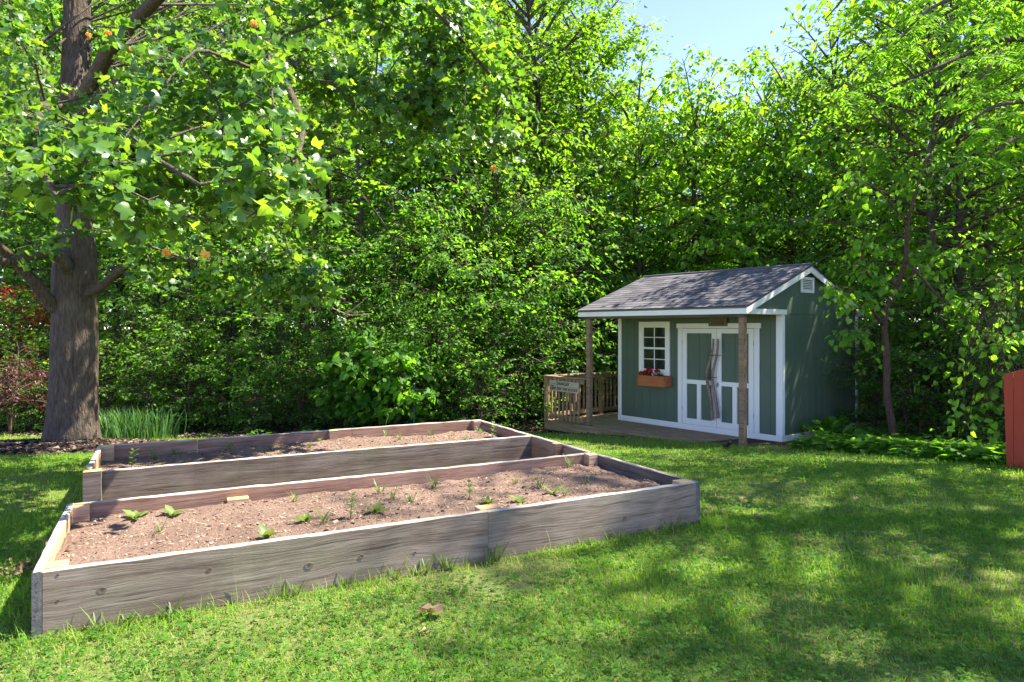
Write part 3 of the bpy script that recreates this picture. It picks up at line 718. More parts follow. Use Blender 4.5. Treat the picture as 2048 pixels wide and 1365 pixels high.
def stick(d, pts, rads):
    P = []
    for zx, zy in pts:
        x, z = raywall(*z3(zx, zy), -.09); P.append((x, -.09 - .006 * math.sin(zy * .02), z))
    P = np.array(P); n = len(P); tt = np.linspace(0, n - 1, n * 5)
    P = np.column_stack([np.interp(tt, np.arange(n), P[:, k]) for k in range(3)])
    for _ in range(3): P[1:-1] = (P[:-2] + 2 * P[1:-1] + P[2:]) / 4
    r = np.interp(np.linspace(0, 1, len(P)), np.linspace(0, 1, len(rads)), rads) * (1 + .06 * np.sin(tt * 5))
    g = G(); g.tube(P, r, 10); o = ob('branch_handle', g.mesh('branch_handle', M['branchwood'], True), d, tuple(-np.array(d.location)))
    for f in (.2, .52):
        k = int(f * len(P)); g = G(); g.tube([P[k] + (0.05, .054, 0), P[k] + (.045, -.005, 0), P[k] + (0, -r[k] - .004, 0), P[k] + (-.045, -.005, 0), P[k] + (-.05, .054, 0)], .007, 6)
        ob('bracket', g.mesh('bracket', M['dark_metal'], True), o)
    for f in (.93, .96):
        k = int(f * (len(P) - 1)); g = G(); c = P[k] + (0, -r[k] + .002, 0); g.tube([c, c + (0, -.008, 0)], [.007, .006], 6); ob('screw_head', g.mesh('screw', M['dark_metal']), o)
stick(d1, [(805, 355), (800, 460), (768, 560), (744, 660), (748, 745), (770, 850), (789, 960), (796, 1095)], [.016, .02, .022, .024, .026, .027, .03, .03])
stick(d2, [(848, 355), (845, 460), (820, 560), (799, 650), (797, 745), (813, 860), (838, 980), (850, 1078)], [.016, .02, .022, .024, .026, .028, .03, .03])
g = G(); x, z = raywall(*z3(842, 770), -.05); g.tube([(x, -.035, z + .03), (x, -.06, z + .02), (x, -.065, z - .03), (x + .01, -.04, z - .045)], .009, 6); g.tube([(x, -.034, z), (x, -.05, z)], [.022, .018], 8)
ob('door_latch', g.mesh('latch', M['grey_metal'], True), d2, tuple(-np.array(d2.location)))
# gable vent
vt = bb('gable_vent', sh, WX + .013, WX + .024, .60, .98, 2.535, 2.775, M['interior'])
def vq(name, y0, y1, z0, z1, xa=.0165, xb=.04, rot=0):
    return ob(name, bevbox(xb - xa, y1 - y0, z1 - z0, .003, M['white'], 'w'), vt, (WX + (xa + xb) / 2 - vt.location.x, (y0 + y1) / 2 - vt.location.y, z0 - vt.location.z), (0, rot, 0))
vq('frame', .575, 1.005, 2.745, 2.79); vq('frame', .575, 1.005, 2.52, 2.565); vq('frame', .575, .62, 2.565, 2.745); vq('frame', .96, 1.005, 2.565, 2.745)
for k in range(6): vq('slat', .621, .959, 2.57 + k * .029, 2.588 + k * .029, .02, .028, .5)

# ------------------------------------------------------------------ deck and railing
dk = ob('wooden_deck', None, None, (SO[0], SO[1], DECKZ), (0, 0, SANG), 'weathered timber deck with baluster railing around the green shed', 'deck')
DXa, DXb = -1.03, 3.72
def dboard(x0, x1, y0, y1): bb('deck_board', dk, x0, x1, y0, y1, -.032 + random.uniform(-.001, .001), -.001 + random.uniform(-.001, 0), M['deck'], .005)
for k in range(9):
    y0 = -1.215 + k * .135
    if y0 + .13 > 0.0: break
    dboard(DXa, 1.7 if k % 2 else 2.6, y0, y0 + .129); dboard((1.7 if k % 2 else 2.6) + .004, DXb, y0, y0 + .129)
y = y0
while y < 2.66: dboard(DXa, -.04, y, y + .129); y += .135
while y < 3.72: dboard(DXa, 4.75, y, y + .129); y += .135
bb('rim_board', dk, DXa + .01, DXb - .01, -1.2, -1.165, -.19, -.034, M['deck_tan'])
bb('rim_board', dk, DXa + .01, DXa + .045, -1.163, 3.72, -.19, -.034, M['deck_tan'])
bb('rim_board', dk, DXb - .045, DXb - .01, -1.163, -.06, -.19, -.034, M['deck_tan'])
bb('rim_board', dk, DXa + .05, 4.74, 3.68, 3.715, -.19, -.034, M['deck_tan'])
bb('rim_board', dk, 4.70, 4.735, 2.7, 3.678, -.19, -.034, M['deck_tan'])
for (x, y) in ((DXa + .12, -1.08), (1.3, -1.08), (3.5, -1.08), (DXa + .12, 1.2), (DXa + .12, 3.5), (1.5, 3.5), (4.6, 3.5), (4.6, 2.8), (.1, .2), (3.4, .2), (.1, 2.4), (3.4, 2.4)): bb('footing_post', dk, x - .045, x + .045, y - .045, y + .045, -.55, -.035, M['deck_tan'])
# posts + rails
rp = [(-.985, -1.16), (-.985, .45), (-.985, 2.05), (-.985, 3.64), (.9, 3.64), (2.8, 3.64), (4.69, 3.64), (4.69, 2.72)]
for (x, y) in rp: bb('railing_post', dk, x - .045, x + .045, y - .045, y + .045, .0005, .885, M['deck_tan'])
def rail(x0, y0, x1, y1, nb):
    L_ = math.hypot(x1 - x0, y1 - y0); a = math.atan2(y1 - y0, x1 - x0); cx, cy = (x0 + x1) / 2, (y0 + y1) / 2
    ob('top_rail', bevbox(L_, .12, .036, .006, M['deck'], 'tr'), dk, (cx, cy, .887), (0, 0, a))
    nx, ny = -math.sin(a), math.cos(a)
    ob('rail', bevbox(L_ - .09, .036, .085, .004, M['deck_tan'], 'r'), dk, (cx, cy, .8), (0, 0, a))
    ob('rail', bevbox(L_ - .09, .036, .085, .004, M['deck_tan'], 'r'), dk, (cx, cy, .05), (0, 0, a))
    for k in range(nb):
        f = (k + .75) / (nb + .5); f = .05 + .9 * f
        sgn = -1
        ob('baluster', bevbox(.036, .036, .85, .004, M['deck_tan'], 'b'), dk, (x0 + (x1 - x0) * f - nx * .0375 * 1, y0 + (y1 - y0) * f - ny * .0375, .03), (0, 0, a))
rail(-1.04, -1.16, .143, -1.16, 9); rail(-.985, 3.60, -.985, -1.115, 34); rail(4.74, 3.64, -1.03, 3.64, 40); rail(4.69, 2.68, 4.69, 3.595, 9)

# danger sign on the railing
def text_mesh(txt, size, mat_, depth=.0012):
    c = bpy.data.curves.new('lettering', 'FONT'); c.body = txt; c.size = size; c.align_x = 'CENTER'; c.align_y = 'CENTER'; c.extrude = depth; c.offset = .0022; c.space_character = 1.08
    o = bpy.data.objects.new('tmp_text', c); COL.objects.link(o)
    me = bpy.data.meshes.new_from_object(o.evaluated_get(bpy.context.evaluated_depsgraph_get()))
    bpy.data.objects.remove(o); bpy.data.curves.remove(c); me.materials.clear(); me.materials.append(mat_); return me
sx0, szt = raywall(1098.3, 764, -1.24); sx1, szb = raywall(1156.7, 786, -1.24)
sw_ = sx1 - sx0; sign_c = np.array([(sx0 + sx1) / 2, -1.232]); pz = (raywall(1098.3, 781, -1.24)[1])
swp = SO + SR * sign_c[0] + SW * sign_c[1]
tilt = .012
sg = ob('warning_sign', None, None, (swp[0], swp[1], DECKZ + pz - .005), (0, tilt, SANG), 'weathered two-board sign reading danger keep off the rocks', 'sign')
SHH = .215
ob('board', bevbox(sw_, .014, SHH * .5 - .002, .003, M['sign'], 'sg'), sg, (0, 0, SHH * .5)); ob('board', bevbox(sw_, .014, SHH * .5 - .002, .003, M['sign'], 'sg2'), sg, (0, 0, 0))
ob('lettering', text_mesh('-  DANGER  -', .088, M['black']), sg, (-.02, -.0082, SHH * .74), (H90, 0, 0))
ob('lettering', text_mesh('KEEP OFF THE ROCKS', .076, M['black']), sg, (0, -.0082, SHH * .25), (H90, 0, 0))
# old plaque above the doors
px0, pzb = raywall(1416, 653, -.07); px1, pzt = raywall(1453.5, 634.5, -.07)
pwp = SO + SR * (px0 + px1) / 2 + SW * (-.052)
pq = ob('door_plaque', None, None, (pwp[0], pwp[1], DECKZ + pzb), (0, 0, SANG), 'small worn wooden plaque with carved letters above the double doors', 'sign')
ob('board', bevbox(px1 - px0, .018, (pzt - pzb) * .52, .004, M['sign_old'], 'pq'), pq, (0, 0, 0)); ob('board', bevbox(px1 - px0 - .008, .018, (pzt - pzb) * .47, .004, M['sign_old'], 'pq2'), pq, (-.003, 0, (pzt - pzb) * .53))
ob('lettering', text_mesh('RANGER', .066, M['wood_dark'], .0008), pq, (0, -.0096, (pzt - pzb) * .27), (H90, 0, 0))
g = G()
for k in range(7): g.box(-.11 + k * .034, -.11 + k * .034 + .012, -.0102, -.0085, (pzt - pzb) * .68 + .006 * math.sin(k * 2), (pzt - pzb) * .8 + .006 * math.sin(k * 3))
ob('lettering', g.mesh('carving', M['wood_dark']), pq)

# window box with flowers
def sxyz(x, y, z): 
    p = SO + SR * x + SW * y; return (p[0], p[1], DECKZ + z)
fbx0, fz_ = raywall(1273.5, 751, -.22); fbx1, _ = raywall(1330.5, 751, -.22)
bxw = fbx1 - fbx0; bz0, bzh = .775, .205
wb = ob('window_box', None, None, sxyz((fbx0 + fbx1) / 2, -.125, bz0), (0, 0, SANG), 'orange cedar flower box with dovetailed corners under the shed window', 'planter')
bd, hw = .2, bxw / 2
def wbx(name, x0, x1, y0, y1, z0, z1, m_='cedar'): return ob(name, bevbox(x1 - x0, y1 - y0, z1 - z0, .003, M[m_], m_ + 'wb'), wb, ((x0 + x1) / 2, (y0 + y1) / 2, z0))
fp = wbx('front_panel', -hw, hw, -bd / 2, -bd / 2 + .018, 0, bzh); wbx('back_panel', -hw, hw, bd / 2 - .018, bd / 2 - .001, 0, bzh)
wbx('side_panel', -hw + .001, -hw + .018, -bd / 2 + .019, bd / 2 - .019, 0, bzh - .001); wbx('side_panel', hw - .018, hw - .001, -bd / 2 + .019, bd / 2 - .019, 0, bzh - .001)
wbx('bottom_panel', -hw + .02, hw - .02, -bd / 2 + .02, bd / 2 - .02, .004, .02); wbx('potting_soil', -hw + .019, hw - .019, -bd / 2 + .019, bd / 2 - .019, .021, bzh - .03, 'soil')
for s in (-1, 1):
    for k in range(5):
        wbx('dovetail', s * (hw - .022) - .016, s * (hw - .022) + .016, -bd / 2 - .0012, -bd / 2 - .0002, .018 + k * .038, .034 + k * .038, 'wood_dark')
fl = ob('flower_bunch', None, None, sxyz((fbx0 + fbx1) / 2, -.125, bz0 + bzh - .03), (0, 0, SANG), 'red and white flowers with green leaves in the window box', 'flowers')
r = np.random.default_rng(3)
def bloom(n, s, m_):
    D = rdir(n, r); D[:, 2] = np.abs(D[:, 2]) * .8 + .05
    V, F, v = scatter(D * s * .45, D + rdir(n, r) * .5, rdir(n, r), np.full(n, s * .75), [(x * 1.5, y, z) for x, y, z in OVATE[0]], OVATE[1], r.random(n))
    return mk('bloom', V, F, {'v': v}, M[m_])
for (x, y, z, c) in [(-.3, -.02, .05, 'petal_red'), (-.23, .03, .08, 'petal_red'), (-.2, -.06, .05, 'petal_red'), (-.13, 0, .12, 'petal_red'), (-.06, -.03, .1, 'petal_red'), (-.09, .04, .05, 'petal_red'), (.02, .02, .1, 'petal_white'),
                     (.1, -.02, .11, 'petal_red'), (.12, .04, .07, 'petal_white'), (.05, -.05, .05, 'petal_white'), (-.16, .05, .13, 'petal_red'), (-.01, -.06, .06, 'petal_red')]:
    ob('bloom', bloom(26, .055, c), fl, (x, y, z))
n = 90; P = np.column_stack([r.uniform(-.3, .2, n), r.uniform(-.07, .07, n), r.uniform(0, .1, n)])
V, F, v = scatter(P, rdir(n, r) + (0, 0, .3), rdir(n, r) * .6 + (0, 0, 1), r.uniform(.04, .07, n), HEART[0], HEART[1], r.random(n))
ob('foliage', mk('foliage', V, F, {'v': v}, M['leaf_dark']), fl)

# ------------------------------------------------------------------ red fence at the right
fdir = np.array([.83, -.55]); f0 = np.array([5.60, 7.78])
rf = ob('red_fence', None, None, (f0[0], f0[1], float(gz(*f0))), (0, 0, math.atan2(fdir[1], fdir[0])), 'rust red stained board fence beside the shaded ground cover', 'fence')
z0g = float(gz(*f0))
for k in range(16):
    xa = k * .098; zt = .885 - z0g + min(.42 * xa, .42)
    zt2 = .885 - z0g + min(.42 * (xa + .094), .42)
    V = [(xa, -.011, -.1), (xa + .094, -.011, -.1), (xa + .094, .011, -.1), (xa, .011, -.1), (xa, -.011, zt), (xa + .094, -.011, zt2), (xa + .094, .011, zt2), (xa, .011, zt)]
    if k in (0,): V[0] = (xa + .035, -.011, -.1); V[3] = (xa + .035, .011, -.1)
    ob('fence_board', mk('fence_board', V, np.array([(0, 1, 5, 4), (1, 2, 6, 5), (2, 3, 7, 6), (3, 0, 4, 7), (4, 5, 6, 7), (3, 2, 1, 0)]), None, M['red']), rf)
for z in (.25, .85): bb('fence_rail', rf, .05, 1.55, .013, .05, z, z + .085, M['red'])
bb('fence_post', rf, .06, .15, .052, .14, -.3, 1.0, M['red']); bb('fence_post', rf, 1.4, 1.49, .052, .14, -.3, 1.3, M['red'])

# ------------------------------------------------------------------ lawn
rng = np.random.default_rng(21)
def lawn_points(n, dmin, dmax, power, rng):
    """points on the lawn inside a wide wedge before the camera; density ~ d**-power"""
    xs, ys = [], []; got = 0
    while got < n:
        m_ = n * 2; u = rng.random(m_); e = 2 - power
        d = (dmin ** e + u * (dmax ** e - dmin ** e)) ** (1 / e) if abs(e) > 1e-3 else dmin * (dmax / dmin) ** u
        x = d * rng.uniform(-1.0, 1.0, m_); k = on_lawn(x, d); xs.append(x[k]); ys.append(d[k]); got += k.sum()
    return np.concatenate(xs)[:n], np.concatenate(ys)[:n]
def bed_dist(x, y):
    u, v_ = bed_uv(x, y); dx = np.maximum(np.maximum(-u, u - BLEN), 0); dy = np.maximum(np.maximum(-v_, v_ - 3.82), 0); return np.hypot(dx, dy)
BL_V = [(-1, 0, 0), (1, 0, 0), (.75, .55, .06), (-.75, .55, .06), (0, 1, .28)]
def grass_batch(n, dmin, dmax, power, rng, hmul=1.0, wmul=1.0):
    x, y = lawn_points(n, dmin, dmax, power, rng)
    patch = vnoise(x, y, .9) * .6 + vnoise(x, y, 3.1) * .4
    bdist = bed_dist(x, y); u, v_ = bed_uv(x, y)
    thin = (.62 * np.exp(-((bdist - .5) / .45) ** 2) * (v_ < .3) * (x < 1.3)) * sst(.3, .65, vnoise(x, y, 2.2)) + .45 * sst(.62, .8, vnoise(x + 9, y, 1.6))
    k = rng.random(n) > thin; x, y, patch, bdist = x[k], y[k], patch[k], bdist[k]; n = len(x)
    h = hmul * rng.gamma(6, .0075, n) * (.65 + .75 * patch)
    tuft = (bdist < .16) & (rng.random(n) < .3); h[tuft] *= rng.uniform(1.3, 2.6, tuft.sum())
    h = np.clip(h, .015, .2) * np.interp(y, [3, 12], [1.0, 1.35])
    wd = rng.uniform(.0014, .0028, n) * wmul * np.interp(y, [3, 12], [1.0, 2.4])
    a = rng.random(n) * 6.283; lean = np.abs(rng.normal(0, .75, n))
    D = np.column_stack([np.cos(a) * lean, np.sin(a) * lean, np.ones(n)]); Nn = np.column_stack([np.cos(a), np.sin(a), -lean])
    D, Xx, Nn = frames(D, Nn); T = np.array(BL_V)
    P = np.column_stack([x, y, gz(x, y) - .004])
    V = P[:, None] + wd[:, None, None] * T[None, :, 0:1] * Xx[:, None] + h[:, None, None] * (T[None, :, 1:2] * D[:, None] + T[None, :, 2:3] * Nn[:, None])
    F = (np.arange(n)[:, None, None] * 5 + np.array([(0, 1, 2), (0, 2, 3), (3, 2, 4)])[None]).reshape(-1, 3)
    v = np.clip(.25 + .55 * patch + rng.normal(0, .14, n), .16, 1); dry = rng.random(n) < .13 + .5 * thin[k] ; v[dry] = rng.uniform(0, .12, dry.sum())
    return V.reshape(-1, 3), F, np.repeat(v, 5)
parts = [grass_batch(190000, 2.2, 5.2, .6, rng, .62), grass_batch(150000, 4.8, 14, 1.4, rng, .7), grass_batch(5000, 1.2, 2.4, 0, rng)]
o = 0; Vs, Fs, As = [], [], []
for V, F, a in parts: Vs.append(V); Fs.append(F + o); As.append(a); o += len(V)
ob('lawn_grass', mk('lawn_grass', np.vstack(Vs), np.vstack(Fs), {'v': np.concatenate(As)}, M['grass']), kind='stuff', label='sunlit mown green lawn grass around the raised beds', cat='grass')
# clover and small broad weeds in the turf
x, y = lawn_points(60000, 2.2, 10, 1.2, rng); pt = vnoise(x + 31, y + 5, .8) * .6 + vnoise(x, y, 2.4) * .4 + .12 * sst(.5, 2.5, x); k = pt > .55; x, y = x[k][:19000], y[k][:19000]; n = len(x)
zc = gz(x, y) + rng.uniform(.015, .045, n); a0 = rng.random(n) * 6.283; P, D, Nn = [], [], []
tiltv = rng.normal(0, .35, (n, 3)) * (1, 1, 0) + (0, 0, 1)
for q in range(3):
    a = a0 + q * 2.094; P.append(np.column_stack([x, y, zc])); D.append(np.column_stack([np.cos(a), np.sin(a), rng.normal(-.05, .15, n)])); Nn.append(tiltv)
sz = np.tile(rng.uniform(.009, .018, n) * np.interp(y, [3, 10], [1, 1.5]), 3)
V, F, v = scatter(np.vstack(P), np.vstack(D), np.vstack(Nn), sz, [(0, 0, 0), (-.5, .55, .08), (-.3, .98, .05), (.3, .98, .05), (.5, .55, .08)], [(0, 4, 1), (1, 4, 3), (1, 3, 2)], np.tile(rng.random(n), 3))
ob('clover', mk('clover', V, F, {'v': v}, M['leaf_lush']), kind='stuff', label='patches of low clover growing through the lawn', cat='clover')

# taller tufts right along the front board
for q in range(16):
    u = random.uniform(.15, 3.9); p_ = BO + BU * u + BV * (-random.uniform(.02, .07))
    ob('grass_tuft', WM[1][q % 3], None, (p_[0], p_[1], float(gz(*p_)) - .005), (0, 0, random.random() * 6), 'uncut grass tuft against the long grey front board', 'grass tuft', 'tufts along the front board', scale=random.uniform(.8, 1.7))

# fallen leaves
def dead_leaf(seed):
    r = np.random.default_rng(seed); T = np.array(TULIP_V) * (.9, 1.3, 1); T[:, 2] += .28 * T[:, 0] ** 2 * 4 * r.uniform(.5, 1.2) + .1 * np.sin(T[:, 1] * 5); return mk('fallen_leaf', T, np.array(TULIP_F), {'v': r.uniform(.3, 1, len(T))}, M['deadleaf'])
for q, (px, py, s) in enumerate([(880, 1238, .1), (855, 1270, .04), (1480, 1000, .06), (1507, 1040, .06), (1710, 1005, .05), (95, 1100, .06)]):
    d = CAMZ * FPX / (py - HORY); x = (px - 1024) / FPX * d
    d = (CAMZ - float(gz(x, d))) * FPX / (py - HORY); x = (px - 1024) / FPX * d
    big = s > .1
    ob('fallen_leaf', dead_leaf(q), None, (x, d, float(gz(x, d)) + (.03 if big else .022)), (.1, .15, 1.2 + q), 'large curled tan dead leaf lying on the lawn' if big else 'small brown dead leaf lying in the grass', 'leaf', None if big else 'small dead leaves on the lawn', scale=s)

# ------------------------------------------------------------------ trees
def smooth_path(P, k=4, it=2):
    P = np.asarray(P, float); n = len(P); tt = np.linspace(0, n - 1, (n - 1) * k + 1)
    Q_ = np.column_stack([np.interp(tt, np.arange(n), P[:, c]) for c in range(P.shape[1])])
    for _ in range(it): Q_[1:-1] = (Q_[:-2] + 2 * Q_[1:-1] + Q_[2:]) / 4
    return Q_

def spray(rng, p, d, length, m_, size, droop, flat=.55, side=.8):
    """leaves along one twig: alternate sides, drooping a little"""
    d = d / (np.linalg.norm(d) + 1e-9); s = np.cross(d, [0, 0, 1.0]); s /= np.linalg.norm(s) + 1e-9
    f = (np.arange(m_) + rng.random(m_)) / m_; sg = np.where(np.arange(m_) % 2, 1, -1)
    P = p + np.outer(f * length, d) + np.outer(-f ** 2 * length * droop * .6, [0, 0, 1]) + rng.normal(0, size * .3, (m_, 3))
    D = np.outer(np.full(m_, .55), d) + sg[:, None] * side * s + np.array([0, 0, -droop]) + rng.normal(0, .35, (m_, 3))
    Nn = np.array([0, 0, 1.0]) + .35 * d + rng.normal(0, flat, (m_, 3))
    return P, D, Nn

LEAFT = {'diamond': DIAMOND, 'ovate': OVATE, 'lance': LANCE, 'heart': HEART, 'tulip': (TULIP_V, TULIP_F)}
def gen_tree(seed, H, Rr, base, nl, leaf, lsize, per, droop=.5, spr=.5, rtr=None, lean=.03, shape='round', secn=5, stems=1, up=.45, flat=.55, dens=1.0):
    rng = np.random.default_rng(seed); g = G(); LP, LD, LN = [], [], []
    rtr = rtr or H * .011
    for st in range(stems):
        a = rng.random() * 6.283; tilt_ = lean * H * (1 if stems == 1 else 3)
        tp = np.array([(0, 0, -.25), (.1 * tilt_ * math.cos(a), .1 * tilt_ * math.sin(a), H * .25), (rng.normal(0, .02) * H + .5 * tilt_ * math.cos(a), rng.normal(0, .02) * H + .5 * tilt_ * math.sin(a), H * .55), (tilt_ * math.cos(a), tilt_ * math.sin(a), H * (.97 if shape == 'cone' else .84))])
        tp = smooth_path(tp, 4); tz = tp[:, 2]
        g.tube(tp, np.interp(np.linspace(0, 1, len(tp)), [0, .08, .6, 1], [rtr * 1.35, rtr, rtr * .6, rtr * .12]), 7)
        n_l = nl // stems
        for q in range(n_l):
            t_ = base + (1 - base) * (q + rng.random()) / n_l; z = H * t_ * (1 if shape == 'cone' else .84)
            p0 = np.array([np.interp(z, tz, tp[:, 0]), np.interp(z, tz, tp[:, 1]), z])
            rel = (t_ - base) / (1 - base)
            if shape == 'round': ln = Rr * (math.sin(math.pi * (.14 + .62 * rel)) ** .75) * rng.uniform(.7, 1.12)
            elif shape == 'cone': ln = Rr * (1.05 - rel) * rng.uniform(.8, 1.1)
            else: ln = Rr * (.55 + .45 * rel) * (1 if rel < .8 else 1 - (rel - .8) * 3) * rng.uniform(.75, 1.1)
            az = q * 2.4 + rng.normal(0, .4) + st; el = up * (.4 + .5 * rel) + (0 if shape == 'cone' else .75 * rel ** 3) + rng.normal(0, .15)
            dd = np.array([math.cos(az) * math.cos(el), math.sin(az) * math.cos(el), math.sin(el)])
            pts = smooth_path([p0, p0 + dd * ln * .4, p0 + dd * ln * .75 - (0, 0, droop * ln * .06), p0 + dd * ln - (0, 0, droop * ln * .22)], 2, 1)
            g.tube(pts, np.linspace(max(.012, rtr * .34), .006, len(pts)), 4, False)
            ns = max(3, int(secn * (ln / max(Rr, .1)) + 1))
            for k in range(ns):
                f = .25 + .75 * (k + rng.random()) / ns; b0 = np.array([np.interp(f * (len(pts) - 1), np.arange(len(pts)), pts[:, c]) for c in range(3)])
                sa = az + (1 if k % 2 else -1) * rng.uniform(.4, 1.15); l2 = ln * rng.uniform(.22, .42); e2 = el * .5 + rng.normal(0, .25)
                d2 = np.array([math.cos(sa) * math.cos(e2), math.sin(sa) * math.cos(e2), math.sin(e2)])
                p1 = b0 + d2 * l2 - (0, 0, droop * l2 * .25)
                g.tube([b0, b0 + d2 * l2 * .5, p1], [.009, .006, .004], 3, False)
                nsp = max(2, int(l2 / .22 * dens))
                for w_ in range(nsp):
                    fw = (w_ + rng.random()) / nsp; q0 = b0 + (p1 - b0) * fw; ta = sa + rng.normal(0, .9)
                    d3 = np.array([math.cos(ta), math.sin(ta), rng.normal(.05, .3)])
                    a_, b_, c_ = spray(rng, q0, d3, spr * rng.uniform(.6, 1.2), per, lsize, droop, flat); LP.append(a_); LD.append(b_); LN.append(c_)
    LP = np.vstack(LP); LD = np.vstack(LD); LN = np.vstack(LN); n = len(LP)
    tm, F = LEAFT[leaf]
    V, FF, v = scatter(LP, LD, LN, lsize * rng.uniform(.65, 1.25, n), tm, F, np.clip(rng.normal(.5, .2, n), 0, 1))
    return g, V, FF, v, n
VAR = {}; COUNT = [0]
def variant(key, leafmat, bark='bark', **kw):
    g, V, F, v, n = gen_tree(**kw)
    VAR[key] = (g.mesh('trunk', M[bark], True), mk('crown', V, F, {'v': v}, M[leafmat])); COUNT[0] += len(F)
variant('ash', 'leaf_wood', seed=1, H=9, Rr=2.5, base=.12, nl=50, leaf='diamond', lsize=.18, per=8, droop=.75, spr=.5, secn=6)
variant('ashb', 'leaf_yellow', seed=2, H=9, Rr=2.3, base=.1, nl=50, leaf='diamond', lsize=.175, per=8, droop=.8, spr=.5, secn=6)
variant('maple', 'leaf_wood', seed=3, H=9, Rr=2.7, base=.1, nl=50, leaf='ovate', lsize=.1, per=6, droop=.35, spr=.45, secn=6)
variant('elm', 'leaf_yellow', seed=4, H=14, Rr=2.7, base=.16, nl=92, leaf='diamond', lsize=.15, per=10, droop=.45, spr=.5, secn=7)
variant('canopy', 'leaf_yellow', seed=15, H=16, Rr=3.5, base=.44, nl=40, leaf='diamond', lsize=.15, per=6, droop=.4, spr=.6, secn=5)
variant('oak', 'leaf_lush', seed=5, H=13, Rr=3.3, base=.22, nl=56, leaf='diamond', lsize=.19, per=8, droop=.4, spr=.6, secn=6)
variant('pine', 'needle', seed=6, H=12, Rr=2.4, base=.15, nl=60, leaf='lance', lsize=.13, per=14, droop=.35, spr=.4, secn=6, shape='cone', up=.15, flat=1.0)
variant('edge', 'leaf_lush', seed=7, H=6, Rr=2.0, base=.06, nl=34, leaf='ovate', lsize=.1, per=6, droop=.6, spr=.42, secn=6)
variant('edgeb', 'leaf_lush', seed=8, H=5, Rr=1.9, base=.05, nl=32, leaf='lance', lsize=.15, per=7, droop=.9, spr=.45, secn=6)
variant('shrub', 'leaf_yellow', seed=9, H=2.2, Rr=1.25, base=.05, nl=44, leaf='diamond', lsize=.075, per=8, droop=.45, spr=.3, secn=5, stems=4, rtr=.018)
variant('shrubb', 'leaf_lush', seed=10, H=2.4, Rr=1.2, base=.04, nl=36, leaf='ovate', lsize=.07, per=6, droop=.4, spr=.3, secn=5, stems=4, rtr=.02)
variant('shrubd', 'leaf_dark', seed=11, H=2.6, Rr=1.25, base=.03, nl=38, leaf='diamond', lsize=.08, per=7, droop=.4, spr=.3, secn=6, stems=4, rtr=.02)
variant('sparse', 'leaf_yellow', seed=12, H=10, Rr=2.0, base=.42, nl=26, leaf='diamond', lsize=.13, per=6, droop=.6, spr=.5, secn=4, rtr=.085)
variant('catalpa', 'leaf_lush', seed=16, H=2.4, Rr=1.0, base=.25, nl=22, leaf='heart', lsize=.2, per=4, droop=.7, spr=.35, secn=3, stems=2, rtr=.02)
variant('dogwood', 'leaf_lush', seed=17, H=4.2, Rr=2.1, base=.2, nl=26, leaf='ovate', lsize=.1, per=8, droop=.25, spr=.5, secn=7, up=.12, flat=.25)
variant('cherry', 'leaf_red', 'bark_red', seed=13, H=2.6, Rr=1.0, base=.35, nl=30, leaf='lance', lsize=.1, per=8, droop=.5, spr=.3, secn=5, stems=2, rtr=.03)
variant('weeping', 'leaf_maroon', 'bark_red', seed=14, H=1.5, Rr=1.0, base=.45, nl=26, leaf='lance', lsize=.08, per=8, droop=1.1, spr=.35, secn=5, stems=2, rtr=.025)

def tree(name, key, x, y, sc, label, cat, group, rz=None, sz=None):
    tm, cm = VAR[key]; z = float(gz(x, y)) - .02
    e = ob(name, None, None, (x, y, z), (0, 0, random.random() * 6.283 if rz is None else rz), label, cat, group, scale=(sc, sc, sz or sc))
    ob('trunk', tm, e); ob('crown', cm, e)
    return e
def tpx(name, key, px, d, sc, label, cat, group, **kw): return tree(name, key, (px - 1024) / FPX * d, d, sc, label, cat, group, **kw)
GW = 'trees in the woods behind the yard'
# middle row of the woods
lab = {'ash': 'woodland tree with drooping green leaves', 'ashb': 'woodland tree with drooping yellow green leaves', 'maple': 'woodland tree with layered green sprays', 'elm': 'tall slender pale leaved tree',
       'oak': 'tall broad deep green tree', 'pine': 'dusky needled pine', 'sparse': 'thin open crowned tree'}
def zone(px, d):
    zn = 'behind the big trunk' if px < 260 else 'behind the iris clump' if px < 520 else 'behind the beds' if px < 1060 else 'behind the deck railing' if px < 1240 else 'behind the shed' if px < 1720 else 'behind the crooked redbud' if px < 1920 else 'behind the red fence'
    return (', ' if d < 22.5 else ', deeper in, ' if d < 34 else ', far back, ' if d < 48 else ', in the farthest row, ') + zn
def T_(key, px, d, sc, **kw):
    nm = {'ash': 'ash_tree', 'ashb': 'walnut_tree', 'maple': 'maple_tree', 'elm': 'elm_tree', 'oak': 'oak_tree', 'pine': 'pine_tree', 'sparse': 'slender_tree'}[key]
    tpx(nm, key, px, d, sc, lab[key] + zone(px, d), 'tree', GW + ', ' + nm.replace('_', ' ') + 's', **kw)
